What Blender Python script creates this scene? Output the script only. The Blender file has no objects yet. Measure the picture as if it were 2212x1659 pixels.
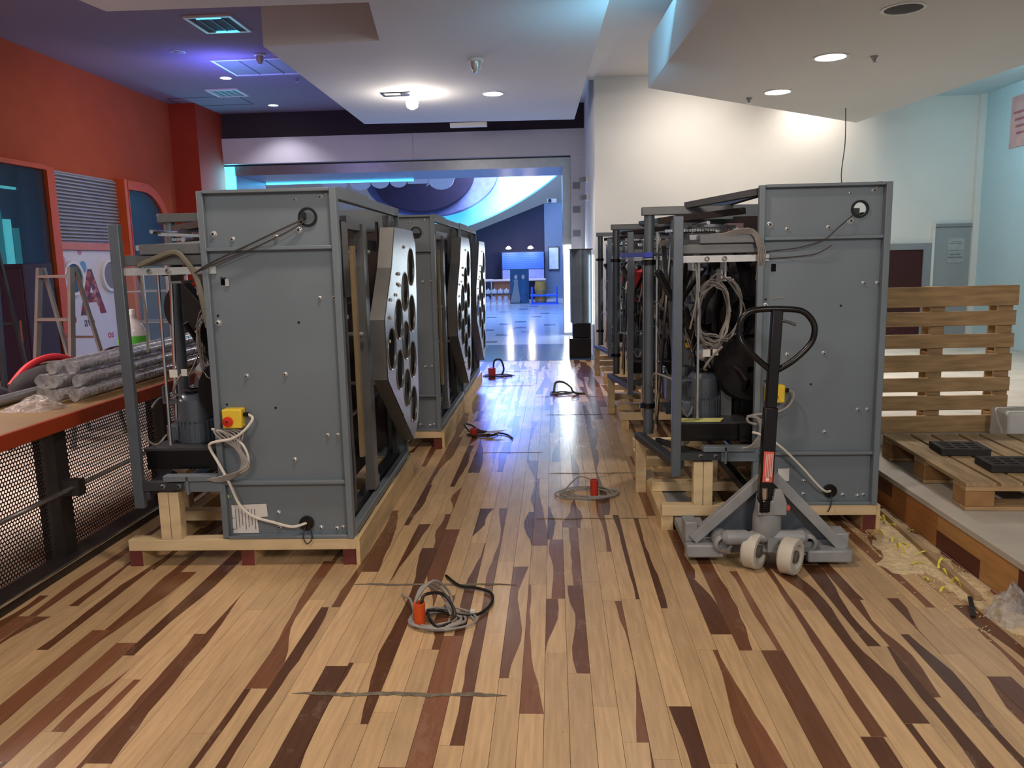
import bpy, bmesh, math, random
from mathutils import Vector, Matrix
R = math.radians
rnd = random.Random(7)
sc = bpy.context.scene
COL = sc.collection
# ------------------------------------------------------------------ camera
cam = bpy.data.cameras.new('camera')
cam.sensor_width = 36.0
cam.lens = 1737.09 / 2212 * 36
cam.clip_start = 0.05
cam.clip_end = 200
camo = bpy.data.objects.new('camera', cam)
COL.objects.link(camo)
_R = Matrix(((0.99849235, 0.05054238, -0.02141227), (0.01328976, 0.15588633, 0.9876856), (0.05325786, -0.98648108, 0.15497961)))
camo.matrix_world = Matrix.Translation((0, 0, 1.5)) @ _R.transposed().to_4x4()
sc.camera = camo
# ------------------------------------------------------------------ world, exposure
w = bpy.data.worlds.new('world'); sc.world = w; w.use_nodes = True
w.node_tree.nodes['Background'].inputs[0].default_value = (1.0, 0.94, 0.92, 1)
w.node_tree.nodes['Background'].inputs[1].default_value = 0.31
sc.view_settings.view_transform = 'Standard'
sc.view_settings.look = 'None'
sc.view_settings.exposure = 0.0
sc.view_settings.gamma = 1.0
sc.view_settings.use_curve_mapping = False
try:
    sc.cycles.use_denoising = True
    sc.cycles.max_bounces = 6
    sc.cycles.diffuse_bounces = 3
    sc.cycles.glossy_bounces = 3
    sc.cycles.transmission_bounces = 6
    sc.cycles.transparent_max_bounces = 8
    sc.cycles.sample_clamp_indirect = 4.0
    sc.cycles.caustics_reflective = False
    sc.cycles.caustics_refractive = False
except Exception:
    pass

def lin(h):
    h = h.lstrip('#')
    c = [int(h[i:i+2], 16) / 255 for i in (0, 2, 4)]
    return tuple((x / 12.92 if x <= 0.04045 else ((x + 0.055) / 1.055) ** 2.4) for x in c)

def lamp(name, kind, loc, energy, color, target=None, size=0.2, size_y=None, parent=None, spot=None, blend=0.5):
    l = bpy.data.lights.new(name, kind)
    l.energy = energy
    l.color = color
    if kind == 'AREA':
        l.shape = 'RECTANGLE' if size_y else 'DISK'
        l.size = size
        if size_y: l.size_y = size_y
    else:
        l.shadow_soft_size = size
    if kind == 'SPOT':
        l.spot_size = R(spot or 90); l.spot_blend = blend
    o = bpy.data.objects.new(name, l)
    COL.objects.link(o)
    o.location = loc
    if target is not None:
        o.rotation_euler = (Vector(target) - Vector(loc)).to_track_quat('-Z', 'Y').to_euler()
    if parent is not None:
        o.parent = parent
        o.matrix_parent_inverse = parent.matrix_world.inverted()
    return o

WARM = (1.0, 0.80, 0.62)
NEUT = (1.0, 0.90, 0.80)
BLUE = (0.10, 0.22, 1.0)
CYAN = (0.10, 0.75, 1.0)
# large room lights: unseen hall downlights added behind and above the viewer for the foreground, blue and cyan club lighting
lamp('unseen_hall_light', 'AREA', (-1.6, -1.2, 3.6), 78, NEUT, (-1.6, 0.9, 0), 0.9)
lamp('unseen_hall_light', 'AREA', (1.8, -1.2, 3.1), 84, NEUT, (1.8, 0.9, 0), 0.9)
lamp('unseen_hall_light', 'AREA', (-0.6, 3.0, 3.66), 45, WARM, (-0.6, 3.2, 0), 0.35)
lamp('blue_ceiling_wash', 'AREA', (-4.5, 11.5, 3.75), 20, (0.16, 0.18, 1.0), (-4.6, 11.8, 4.4), 0.8)
lamp('cove_strip_light', 'AREA', (0.95, 7.0, 3.72), 24, (0.22, 0.66, 1.0), (0.6, 7.6, 4.3), 0.12, 3.0)
lamp('cyan_wall_wash', 'AREA', (4.6, 9.6, 3.45), 20, (0.52, 0.88, 1.0), (5.9, 9.85, 2.4), 0.35)
lamp('wall_washer', 'SPOT', (1.9, 10.35, 3.75), 110, NEUT, (1.9, 11.7, 2.1), 0.15, spot=130, blend=1.0)
lamp('wall_washer', 'SPOT', (3.5, 11.2, 3.75), 55, NEUT, (3.7, 11.7, 2.2), 0.15, spot=140, blend=1.0)
lamp('far_hall_blue_light', 'AREA', (-2.0, 21.0, 5.2), 900, (0.22, 0.42, 1.0), (-1.5, 19.0, 0), 3.5)
lamp('far_hall_blue_light', 'SPOT', (-1.2, 15.2, 3.1), 5200, (0.11, 0.17, 1.0), (-0.62, 10.0, 0), 0.45, spot=24, blend=0.9)
lamp('far_hall_white_light', 'AREA', (-1.0, 27.0, 5.5), 350, (0.55, 0.62, 1.0), (-1.5, 32.0, 1.5), 3.0)
lamp('shop_light', 'AREA', (-4.3, 4.6, 2.4), 95, (1.0, 0.80, 0.70), (-4.3, 4.6, 0), 1.0)
lamp('shop_wall_light', 'AREA', (-4.4, 11.0, 3.3), 18, (1.0, 0.76, 0.66), (-6.7, 12.5, 1.2), 0.8)

# ------------------------------------------------------------------ materials
MATS = {}
def mat(name, color, rough=0.55, metal=0.0, var=0.12, scale=6.0, bump=0.0, emit=None, estr=0.0, trans=0.0, stretch=None, spec=0.5, coat=0.0, alpha=1.0):
    if name in MATS: return MATS[name]
    m = bpy.data.materials.new(name); m.use_nodes = True
    nt = m.node_tree; N = nt.nodes; L = nt.links
    b = N['Principled BSDF']
    if isinstance(color, str): color = lin(color)
    b.inputs['Roughness'].default_value = rough
    b.inputs['Metallic'].default_value = metal
    b.inputs['Specular IOR Level'].default_value = spec
    b.inputs['Coat Weight'].default_value = coat
    b.inputs['Transmission Weight'].default_value = trans
    b.inputs['Alpha'].default_value = alpha
    tc = N.new('ShaderNodeTexCoord')
    mp = N.new('ShaderNodeMapping')
    L.new(tc.outputs['Object'], mp.inputs[0])
    if stretch: mp.inputs['Scale'].default_value = stretch
    nz = N.new('ShaderNodeTexNoise'); nz.inputs['Scale'].default_value = scale; nz.inputs['Detail'].default_value = 5
    L.new(mp.outputs[0], nz.inputs['Vector'])
    cr = N.new('ShaderNodeValToRGB')
    cr.color_ramp.elements[0].position = 0.3; cr.color_ramp.elements[1].position = 0.7
    cr.color_ramp.elements[0].color = tuple(c * (1 - var) for c in color) + (1,)
    cr.color_ramp.elements[1].color = tuple(min(1, c * (1 + var)) for c in color) + (1,)
    L.new(nz.outputs['Fac'], cr.inputs[0])
    L.new(cr.outputs[0], b.inputs['Base Color'])
    if bump:
        bp = N.new('ShaderNodeBump'); bp.inputs['Strength'].default_value = bump; bp.inputs['Distance'].default_value = 0.01
        L.new(nz.outputs['Fac'], bp.inputs['Height']); L.new(bp.outputs[0], b.inputs['Normal'])
    if emit is not None:
        if isinstance(emit, str): emit = lin(emit)
        b.inputs['Emission Color'].default_value = emit + (1,) if len(emit) == 3 else emit
        b.inputs['Emission Strength'].default_value = estr
    MATS[name] = m
    return m

mat('machine_grey', '#6f7a84', 0.45, 0.1, 0.07, 2.5)
mat('machine_dark', '#3f4248', 0.45, 0.3, 0.15, 5)
mat('machine_rail', '#6a6d70', 0.4, 0.35, 0.12, 5)
mat('black_metal', '#0e0d10', 0.28, 0.2, 0.2, 8)
mat('black_cloth', '#0d0b0e', 0.9, 0, 0.3, 8)
mat('brown_dark', '#2a2022', 0.7, 0.1, 0.3, 9)
mat('steel', '#c9cbcd', 0.16, 0.95, 0.1, 12)
mat('zinc', '#c9cacb', 0.3, 0.6, 0.08, 20)
mat('deck_metal', '#8b8f92', 0.27, 0.75, 0.16, 4, 0.15)
mat('motor_grey', '#5f6873', 0.35, 0.3, 0.08, 6)
mat('cable_grey', '#8e8a87', 0.5, 0, 0.1, 10)
mat('cable_dark', '#3a3230', 0.5, 0, 0.1, 10)
mat('cable_black', '#151314', 0.45, 0, 0.1, 10)
mat('cable_white', '#d6d2ca', 0.5, 0, 0.06, 10)
mat('estop_yellow', '#e6c73a', 0.4, 0, 0.06, 8)
mat('estop_red', '#c8261c', 0.35, 0, 0.06, 8)
mat('paper', '#d9d8d6', 0.8, 0, 0.04, 8)
mat('paper_yellow', '#d9d98a', 0.8, 0, 0.05, 8)
mat('print_grey', '#7d7d82', 0.8, 0, 0.1, 30)
mat('pine', '#d8c29a', 0.62, 0, 0.14, 3, 0.1, stretch=(1, 6, 6))
mat('pine_y', '#d2b88c', 0.62, 0, 0.16, 3, 0.1, stretch=(6, 1, 6))
mat('runner_end', '#6b2f2c', 0.75, 0, 0.2, 12)
mat('pallet_wood', '#ad8f68', 0.75, 0, 0.28, 4, 0.25, stretch=(1, 8, 8))
mat('pallet_wood_y', '#a38a68', 0.75, 0, 0.28, 4, 0.25, stretch=(8, 1, 8))
mat('block_wood', '#9c7549', 0.8, 0, 0.25, 9, 0.2)
mat('lane_orange', '#a9703e', 0.6, 0, 0.15, 6, 0.1, stretch=(6, 1, 6))
mat('lane_brown', '#5d2f22', 0.6, 0, 0.2, 6, 0.1, stretch=(6, 1, 6))
mat('lane_tan', '#b88a55', 0.6, 0, 0.15, 6, 0.1, stretch=(6, 1, 6))
mat('concrete', '#b9b3aa', 0.8, 0, 0.12, 3.5, 0.2)
mat('truck_grey', '#8f9296', 0.5, 0.1, 0.14, 9, 0.1)
mat('wheel_nylon', '#c3bfb4', 0.55, 0, 0.12, 10)
mat('hub', '#77736b', 0.5, 0.4, 0.15, 12)
mat('sticker_red', '#d8564a', 0.5, 0, 0.05, 8)
mat('white_paint', '#e4e1dc', 0.75, 0, 0.02, 2)
mat('soffit_paint', '#d6d4d2', 0.85, 0, 0.02, 1)
mat('ceiling_paint', '#8f7f90', 0.9, 0, 0.03, 1)
mat('cyan_light_paint', '#bcd8e2', 0.75, 0, 0.02, 2)  # pale blue puts the cyan light into the right wall and alcove colour
mat('grey_frame', '#8d9094', 0.6, 0, 0.04, 3)
mat('door_grey', '#9a9ea0', 0.6, 0, 0.04, 3)
mat('dark_red', '#3c0a0d', 0.6, 0, 0.1, 3)
mat('orange_wall', '#b2502c', 0.85, 0, 0.06, 2.5, 0.05)
mat('orange_pil', '#a03014', 0.8, 0, 0.06, 2.5, 0.05)
mat('orange_frame', '#c8501c', 0.5, 0, 0.06, 4)
mat('panel_white', '#d9d5d6', 0.35, 0, 0.03, 2)
mat('dark_band', '#3a2f35', 0.8, 0, 0.1, 2)
mat('shutter_grey', '#a9a7a6', 0.45, 0.35, 0.06, 4)
mat('glass_dark', '#0e1418', 0.3, 0, 0.1, 2, spec=0.8)
mat('glass_blue', '#2a5560', 0.3, 0, 0.1, 2, spec=0.8)
mat('alu', '#9b9ea2', 0.35, 0.7, 0.06, 8)
mat('alu_dark', '#2b2c30', 0.4, 0.5, 0.1, 8)
mat('counter_orange', '#94381a', 0.4, 0, 0.1, 5)
mat('counter_top', '#80653f', 0.55, 0, 0.12, 4)
mat('counter_metal', '#3a3636', 0.45, 0.5, 0.15, 6)
mat('perforated', '#2c2526', 0.45, 0.5, 0.15, 6)
mat('shop_floor', '#e0d4ca', 0.6, 0, 0.25, 3)
mat('tile_white', '#c3c8d4', 0.14, 0, 0.04, 4)
mat('tile_dark', '#59657c', 0.16, 0, 0.1, 4)
mat('tile_blue', '#4a5a80', 0.16, 0, 0.1, 4)
mat('sub_floor', '#241a14', 0.9, 0, 0.1, 4)
mat('rubber', '#2a282a', 0.8, 0, 0.2, 20, 0.3)
mat('foam', '#dcdcda', 0.9, 0, 0.05, 10, 0.2)
mat('sleeve_orange', '#d8531c', 0.5, 0, 0.08, 10)
mat('sleeve_red', '#b83226', 0.5, 0, 0.08, 10)
mat('dust', '#d6c29c', 0.95, 0, 0.2, 30, 0.5)
mat('strap_yellow', '#dcd24a', 0.6, 0, 0.1, 10)
mat('glue', '#6d6557', 0.8, 0, 0.45, 25, 0.3)
mat('blue_paint', '#2a2c46', 0.8, 0, 0.05, 2)
mat('pillar_blue', '#6e84a0', 0.7, 0, 0.05, 2)
mat('kiosk_blue', '#3f6fe0', 0.5, 0, 0.08, 3)
mat('plastic_white', '#e2e2e0', 0.4, 0, 0.04, 5)
mat('gold_wood', '#c9953f', 0.5, 0, 0.15, 5)
mat('teal_board', '#24506a', 0.6, 0, 0.3, 6)
mat('lens_lit', '#ffffff', 0.4, 0, 0.0, 2, emit=(1.0, 0.92, 0.80), estr=36)
mat('lens_blue', '#ffffff', 0.4, 0, 0.0, 2, emit=(0.75, 0.82, 1.0), estr=9)
mat('led_cyan', '#9fe8ff', 0.4, 0, 0.0, 2, emit=(0.05, 0.55, 1.0), estr=4)
mat('led_white', '#ffffff', 0.4, 0, 0.0, 2, emit=(0.80, 0.93, 1.0), estr=5)
mat('vent_grey', '#8d8a8c', 0.6, 0.2, 0.05, 6)
mat('vent_dark', '#38353a', 0.7, 0.2, 0.05, 6)
mat('cable_blue', '#3a45c8', 0.4, 0, 0.1, 10)
mat('yarn_red', '#b81c2c', 0.7, 0, 0.15, 10)
mat('cloth_dark', '#1c1a22', 0.9, 0, 0.3, 10, 0.3)
mat('cloth_purple', '#352a48', 0.9, 0, 0.3, 10, 0.3)
mat('glow_green', '#4fae3a', 0.6, 0, 0.1, 10)
mat('purple_case', '#33203a', 0.6, 0, 0.1, 6)

def wrap_mat(name, color, rough, alpha):
    m = bpy.data.materials.new(name); m.use_nodes = True
    nt = m.node_tree; b = nt.nodes['Principled BSDF']
    b.inputs['Base Color'].default_value = lin(color) + (1,)
    b.inputs['Roughness'].default_value = rough
    b.inputs['Alpha'].default_value = alpha
    b.inputs['Specular IOR Level'].default_value = 0.9
    tc = nt.nodes.new('ShaderNodeTexCoord')
    nz = nt.nodes.new('ShaderNodeTexNoise'); nz.inputs['Scale'].default_value = 26; nz.inputs['Detail'].default_value = 6
    nt.links.new(tc.outputs['Object'], nz.inputs['Vector'])
    bp = nt.nodes.new('ShaderNodeBump'); bp.inputs['Strength'].default_value = 1.0; bp.inputs['Distance'].default_value = 0.03
    nt.links.new(nz.outputs['Fac'], bp.inputs['Height']); nt.links.new(bp.outputs[0], b.inputs['Normal'])
    MATS[name] = m
wrap_mat('film_wrap', '#c4c2c6', 0.10, 0.42)
wrap_mat('film_clear', '#c9ccd0', 0.15, 0.38)

def glass_mat(name, color, alpha, rough=0.05):
    m = bpy.data.materials.new(name); m.use_nodes = True
    b = m.node_tree.nodes['Principled BSDF']
    b.inputs['Base Color'].default_value = lin(color) + (1,)
    b.inputs['Roughness'].default_value = rough
    b.inputs['Alpha'].default_value = alpha
    MATS[name] = m
glass_mat('pane', '#2a4a55', 0.35, 0.35)
glass_mat('dome_glass', '#c8d4ee', 0.35)
glass_mat('case_glass', '#9ab0b8', 0.12)
glass_mat('jug_plastic', '#d8d8e0', 0.45, 0.15)

def wood_floor_mat(name, color):
    """board colour x per-board tone, long grain, rubbed dust and scuffs"""
    m = bpy.data.materials.new(name); m.use_nodes = True
    nt = m.node_tree; N = nt.nodes; L = nt.links
    b = N['Principled BSDF']
    geo = N.new('ShaderNodeNewGeometry')
    mp = N.new('ShaderNodeMapping'); mp.inputs['Scale'].default_value = (30, 2.2, 1)
    L.new(geo.outputs['Position'], mp.inputs[0])
    g = N.new('ShaderNodeTexNoise'); g.inputs['Scale'].default_value = 2.0; g.inputs['Detail'].default_value = 6
    L.new(mp.outputs[0], g.inputs['Vector'])
    at = N.new('ShaderNodeAttribute'); at.attribute_name = 'tone'
    mr = N.new('ShaderNodeMapRange'); mr.inputs[1].default_value = 0.3; mr.inputs[2].default_value = 0.7; mr.inputs[3].default_value = 0.86; mr.inputs[4].default_value = 1.12
    L.new(g.outputs['Fac'], mr.inputs[0])
    mu = N.new('ShaderNodeMath'); mu.operation = 'MULTIPLY'
    L.new(mr.outputs[0], mu.inputs[0]); L.new(at.outputs['Fac'], mu.inputs[1])
    vm = N.new('ShaderNodeVectorMath'); vm.operation = 'SCALE'
    vm.inputs[0].default_value = lin(color)
    L.new(mu.outputs[0], vm.inputs['Scale'])
    # dust
    d = N.new('ShaderNodeTexNoise'); d.inputs['Scale'].default_value = 1.1; d.inputs['Detail'].default_value = 12; d.inputs['Roughness'].default_value = 0.82
    mp2 = N.new('ShaderNodeMapping'); mp2.inputs['Scale'].default_value = (2.2, 1.0, 1); mp2.inputs['Rotation'].default_value = (0, 0, 0.5)
    L.new(geo.outputs['Position'], mp2.inputs[0]); L.new(mp2.outputs[0], d.inputs['Vector'])
    dr = N.new('ShaderNodeMapRange'); dr.inputs[1].default_value = 0.55; dr.inputs[2].default_value = 0.70; dr.inputs[3].default_value = 0; dr.inputs[4].default_value = 0.36
    L.new(d.outputs['Fac'], dr.inputs[0])
    mx = N.new('ShaderNodeMix'); mx.data_type = 'RGBA'
    L.new(dr.outputs[0], mx.inputs['Factor']); L.new(vm.outputs[0], mx.inputs['A'])
    mx.inputs['B'].default_value = lin('#b39f88') + (1,)
    # fine specks
    s = N.new('ShaderNodeTexNoise'); s.inputs['Scale'].default_value = 55; s.inputs['Detail'].default_value = 3
    L.new(geo.outputs['Position'], s.inputs['Vector'])
    sr = N.new('ShaderNodeMapRange'); sr.inputs[1].default_value = 0.70; sr.inputs[2].default_value = 0.78; sr.inputs[3].default_value = 1; sr.inputs[4].default_value = 0.72
    L.new(s.outputs['Fac'], sr.inputs[0])
    v2 = N.new('ShaderNodeVectorMath'); v2.operation = 'SCALE'
    L.new(mx.outputs['Result'], v2.inputs[0]); L.new(sr.outputs[0], v2.inputs['Scale'])
    L.new(v2.outputs[0], b.inputs['Base Color'])
    rr = N.new('ShaderNodeMapRange'); rr.inputs[1].default_value = 0.3; rr.inputs[2].default_value = 0.75; rr.inputs[3].default_value = 0.16; rr.inputs[4].default_value = 0.34
    L.new(d.outputs['Fac'], rr.inputs[0]); L.new(rr.outputs[0], b.inputs['Roughness'])
    b.inputs['Specular IOR Level'].default_value = 0.45
    MATS[name] = m
wood_floor_mat('floor_maple', '#c2a37c')
wood_floor_mat('floor_walnut', '#6e4832')

def letter_mat():
    """print of small photographs inside the big letter"""
    m = bpy.data.materials.new('letter_print'); m.use_nodes = True
    nt = m.node_tree; N = nt.nodes; L = nt.links; b = N['Principled BSDF']
    tc = N.new('ShaderNodeTexCoord'); v = N.new('ShaderNodeTexVoronoi'); v.inputs['Scale'].default_value = 14
    L.new(tc.outputs['Object'], v.inputs['Vector'])
    cr = N.new('ShaderNodeValToRGB'); cr.color_ramp.interpolation = 'CONSTANT'
    for i, (p, c) in enumerate(((0, '#6d4048'), (0.3, '#a85a58'), (0.5, '#8a2f36'), (0.7, '#b08a84'), (0.85, '#4a3a4a'))):
        e = cr.color_ramp.elements[i] if i < 2 else cr.color_ramp.elements.new(p)
        e.position = p; e.color = lin(c) + (1,)
    sp = N.new('ShaderNodeSeparateColor'); L.new(v.outputs['Color'], sp.inputs[0]); L.new(sp.outputs[0], cr.inputs[0])
    L.new(cr.outputs[0], b.inputs['Base Color']); b.inputs['Roughness'].default_value = 0.6
    MATS['letter_print'] = m
letter_mat()

# ------------------------------------------------------------------ mesh helpers
def smooth_path(pts, k=4, closed=False):
    P = [Vector(p) for p in pts]; n = len(P); out = []
    rng = n if closed else n - 1
    for i in range(rng):
        p0 = P[(i - 1) % n] if (closed or i > 0) else P[i]
        p1 = P[i]; p2 = P[(i + 1) % n]
        p3 = P[(i + 2) % n] if (closed or i + 2 < n) else P[(i + 1) % n]
        for j in range(k):
            t = j / k
            out.append(0.5 * ((2 * p1) + (p2 - p0) * t + (2 * p0 - 5 * p1 + 4 * p2 - p3) * t * t + (3 * p1 - p0 - 3 * p2 + p3) * t ** 3))
    if not closed: out.append(P[-1])
    return out

class B:
    def __init__(s): s.bm = bmesh.new()
    def face(s, vs, mi=0):
        try:
            f = s.bm.faces.new(vs); f.material_index = mi; return f
        except ValueError: return None
    def box(s, x0, x1, y0, y1, z0, z1, mi=0):
        v = [s.bm.verts.new((x, y, z)) for z in (z0, z1) for y in (y0, y1) for x in (x0, x1)]
        for q in ((0, 2, 3, 1), (4, 5, 7, 6), (0, 1, 5, 4), (2, 6, 7, 3), (0, 4, 6, 2), (1, 3, 7, 5)):
            s.face([v[i] for i in q], mi)
        return s
    def bar(s, p0, p1, wd, ht, up=(0, 0, 1), mi=0):
        p0 = Vector(p0); p1 = Vector(p1); d = (p1 - p0).normalized(); u = Vector(up)
        if abs(d.dot(u)) > 0.98: u = Vector((0, 1, 0))
        r = d.cross(u).normalized(); u = r.cross(d).normalized()
        v = [s.bm.verts.new(p + r * (a * wd / 2) + u * (b * ht / 2)) for p in (p0, p1) for a, b in ((-1, -1), (1, -1), (1, 1), (-1, 1))]
        for q in ((3, 2, 1, 0), (4, 5, 6, 7), (0, 1, 5, 4), (1, 2, 6, 5), (2, 3, 7, 6), (3, 0, 4, 7)):
            s.face([v[i] for i in q], mi)
        return s
    def tube(s, pts, r, n=6, closed=False, cap=True, mi=0, radii=None):
        P = [Vector(p) for p in pts]; m = len(P); rings = []; prev = None
        for i, p in enumerate(P):
            a = P[(i - 1) % m] if (closed or i > 0) else p
            b = P[(i + 1) % m] if (closed or i < m - 1) else p
            d = (b - a)
            if d.length < 1e-9: d = Vector((0, 0, 1))
            d.normalize()
            if prev is None:
                u = Vector((0, 0, 1)) if abs(d.z) < 0.9 else Vector((1, 0, 0))
                u = (u - d * u.dot(d)).normalized()
            else:
                u = prev - d * prev.dot(d)
                u = u.normalized() if u.length > 1e-6 else Vector((1, 0, 0))
            prev = u; vv = d.cross(u)
            rr = radii[i] if radii else r
            rings.append([s.bm.verts.new(p + (u * math.cos(2 * math.pi * k / n) + vv * math.sin(2 * math.pi * k / n)) * rr) for k in range(n)])
        for i in range(m if closed else m - 1):
            A = rings[i]; C = rings[(i + 1) % m]
            for k in range(n):
                s.face([A[k], A[(k + 1) % n], C[(k + 1) % n], C[k]], mi)
        if cap and not closed:
            s.face(list(reversed(rings[0])), mi); s.face(rings[-1], mi)
        return s
    def cyl(s, p0, p1, r, n=14, r2=None, mi=0):
        return s.tube([p0, p1], r, n, mi=mi, radii=[r, r if r2 is None else r2])
    def lathe(s, c, prof, n=16, axis='z', mi=0, ring=False):
        """prof: (radius, height) pairs along axis"""
        rings = []
        c = Vector(c)
        for (r, h) in prof:
            ring = []
            for k in range(n):
                a = 2 * math.pi * k / n
                if axis == 'z': v = Vector((r * math.cos(a), r * math.sin(a), h))
                elif axis == 'y': v = Vector((r * math.cos(a), h, r * math.sin(a)))
                else: v = Vector((h, r * math.cos(a), r * math.sin(a)))
                ring.append(s.bm.verts.new(c + v))
            rings.append(ring)
        for A, C in zip(rings, rings[1:]):
            for k in range(n):
                s.face([A[k], A[(k + 1) % n], C[(k + 1) % n], C[k]], mi)
        if ring:
            A, C = rings[-1], rings[0]
            for k in range(n): s.face([A[k], A[(k + 1) % n], C[(k + 1) % n], C[k]], mi)
        else:
            s.face(list(reversed(rings[0])), mi); s.face(rings[-1], mi)
        return s
    def plate(s, outline, holes, M, thick, mi=0):
        """flat plate in local (a, b) with holes; M maps (a, b, depth) to 3D"""
        b2 = bmesh.new(); edges = []
        for loop in [outline] + holes:
            vs = [b2.verts.new((p[0], p[1], 0)) for p in loop]
            for i in range(len(vs)): edges.append(b2.edges.new((vs[i], vs[(i + 1) % len(vs)])))
        bmesh.ops.triangle_fill(b2, edges=edges, use_beauty=True)
        fs = list(b2.faces)
        ex = bmesh.ops.extrude_face_region(b2, geom=fs)
        for v in [g for g in ex['geom'] if isinstance(g, bmesh.types.BMVert)]: v.co.z += thick
        bmesh.ops.recalc_face_normals(b2, faces=b2.faces)
        mp = {v: s.bm.verts.new(M(v.co.x, v.co.y, v.co.z)) for v in b2.verts}
        for f in b2.faces: s.face([mp[v] for v in f.verts], mi)
        b2.free()
        return s
    def prism(s, poly, M, thick, mi=0):
        return s.plate(poly, [], M, thick, mi)
    def mesh(s, name, sharp=35):
        bmesh.ops.recalc_face_normals(s.bm, faces=s.bm.faces)
        me = bpy.data.meshes.new(name); s.bm.to_mesh(me); s.bm.free()
        if sharp is not None:
            me.polygons.foreach_set('use_smooth', [True] * len(me.polygons))
            try: me.set_sharp_from_angle(angle=R(sharp))
            except Exception: pass
        return me
    def build(s, name, m, parent=None, bevel=0, sharp=35):
        me = s.mesh(name, sharp)
        for mm in (m if isinstance(m, (list, tuple)) else [m]): me.materials.append(MATS[mm])
        return link(name, me, parent, bevel)

def link(name, me, parent=None, bevel=0):
    o = bpy.data.objects.new(name, me); COL.objects.link(o)
    if parent is not None: o.parent = parent
    if bevel:
        md = o.modifiers.new('bevel', 'BEVEL'); md.width = bevel; md.segments = 2; md.limit_method = 'ANGLE'
    return o

def circle(cx, cy, r, n=20, ry=None):
    return [(cx + r * math.cos(2 * math.pi * i / n), cy + (ry or r) * math.sin(2 * math.pi * i / n)) for i in range(n)]

def tag(o, label, cat, group=None):
    o['label'] = label; o['category'] = cat
    if group: o['group'] = group
    return o
def empty(name, loc, rz=0):
    o = bpy.data.objects.new(name, None); COL.objects.link(o)
    o.empty_display_size = 0.1
    o.location = loc; o.rotation_euler = (0, 0, rz)
    return o
def struct(o):
    o['kind'] = 'structure'; return o
def copy_tree(o, parent=None):
    c = o.copy(); COL.objects.link(c)
    if parent is not None: c.parent = parent
    for ch in list(o.children): copy_tree(ch, c)
    return c
def box_obj(name, m, x0, x1, y0, y1, z0, z1, parent=None, bevel=0):
    return B().box(x0, x1, y0, y1, z0, z1).build(name, m, parent, bevel)
# ================================================================== STRUCTURE
def text_mesh(body, size, thick=0.002, bold=0.0):
    cu = bpy.data.curves.new('text', 'FONT'); cu.body = body; cu.size = size; cu.extrude = thick; cu.offset = bold
    o = bpy.data.objects.new('text', cu); COL.objects.link(o)
    me = bpy.data.meshes.new_from_object(o)
    bpy.data.objects.remove(o); bpy.data.curves.remove(cu)
    return me
def text_obj(name, body, size, m, Mx, parent=None, bold=0.0):
    me = text_mesh(body, size, 0.002, bold); me.transform(Mx)
    me.materials.clear(); me.materials.append(MATS[m])
    return link(name, me, parent)
# ---- wooden floor built board by board
FX0, FX1, FY0, FY1 = -2.52, 1.925, 0.5, 11.72
floor = struct(box_obj('floor', 'sub_floor', FX0, FX1, FY0, FY1, -0.06, -0.010))
PW = 0.0825
def plank_geo(x0, x1, y0, y1):
    """returns verts, faces, material ids, tone"""
    g = 0.0007
    x0 += g; x1 -= g; y0 += g; y1 -= g
    kind = rnd.random()
    n = max(5, int((y1 - y0) / 0.09))
    ys = [y0 + (y1 - y0) * i / n for i in range(n + 1)]
    if kind < 0.40: fr = None; d = 0
    elif kind < 0.50: fr = None; d = 1
    else:
        d = None
        mode = rnd.random()
        ph = rnd.uniform(0, 6.28); k = rnd.uniform(0.5, 1.5)
        fr = []
        a = rnd.uniform(-0.4, 0.6); b = rnd.uniform(0.4, 1.5)
        if rnd.random() < 0.5: a, b = b, a
        if mode < 0.3: a = rnd.uniform(0.3, 0.8); b = a + rnd.uniform(-0.2, 0.2)
        amp = rnd.uniform(0.05, 0.3)
        for i in range(n + 1):
            t = i / n
            v = a + (b - a) * t + amp * math.sin(ph + t * 6.28 * k) + rnd.uniform(-0.045, 0.045)
            fr.append(min(1, max(0, v)))
    V = []; F = []; MI = []
    side = rnd.random() < 0.5
    zt, zb = 0.0, -0.011
    tj = rnd.uniform(-0.0006, 0.0)
    if fr is None:
        V = [(x0, y0, tj), (x1, y0, tj), (x1, y1, tj), (x0, y1, tj), (x0, y0, zb), (x1, y0, zb), (x1, y1, zb), (x0, y1, zb)]
        F = [(0, 1, 2, 3), (4, 5, 1, 0), (5, 6, 2, 1), (6, 7, 3, 2), (7, 4, 0, 3)]; MI = [d] * 5
    else:
        for i, y in enumerate(ys):
            xb = x0 + (x1 - x0) * fr[i]
            V += [(x0, y, tj), (xb, y, tj), (x1, y, tj)]
        la, lb = (1, 0) if side else (0, 1)
        for i in range(n):
            o = 3 * i
            if fr[i] > 1e-6 or fr[i + 1] > 1e-6: F.append((o, o + 1, o + 4, o + 3)); MI.append(la)
            if fr[i] < 1 - 1e-6 or fr[i + 1] < 1 - 1e-6: F.append((o + 1, o + 2, o + 5, o + 4)); MI.append(lb)
        c = len(V)
        V += [(x0, y0, zb), (x1, y0, zb), (x1, y1, zb), (x0, y1, zb)]
        e = 3 * n
        F += [(c, c + 1, 2, 0), (c + 1, c + 2, e + 2, 2), (c + 2, c + 3, e, e + 2), (c + 3, c, 0, e)]; MI += [0] * 4
    t1, t2 = rnd.uniform(0.88, 1.10), rnd.choice((0.62, 0.8, 0.95, 1.1, 1.35)) * rnd.uniform(0.92, 1.08)
    return V, F, MI, [t2 if m_ else t1 for m_ in MI]
planks = []
nx = int(round((FX1 - FX0) / PW))
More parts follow.
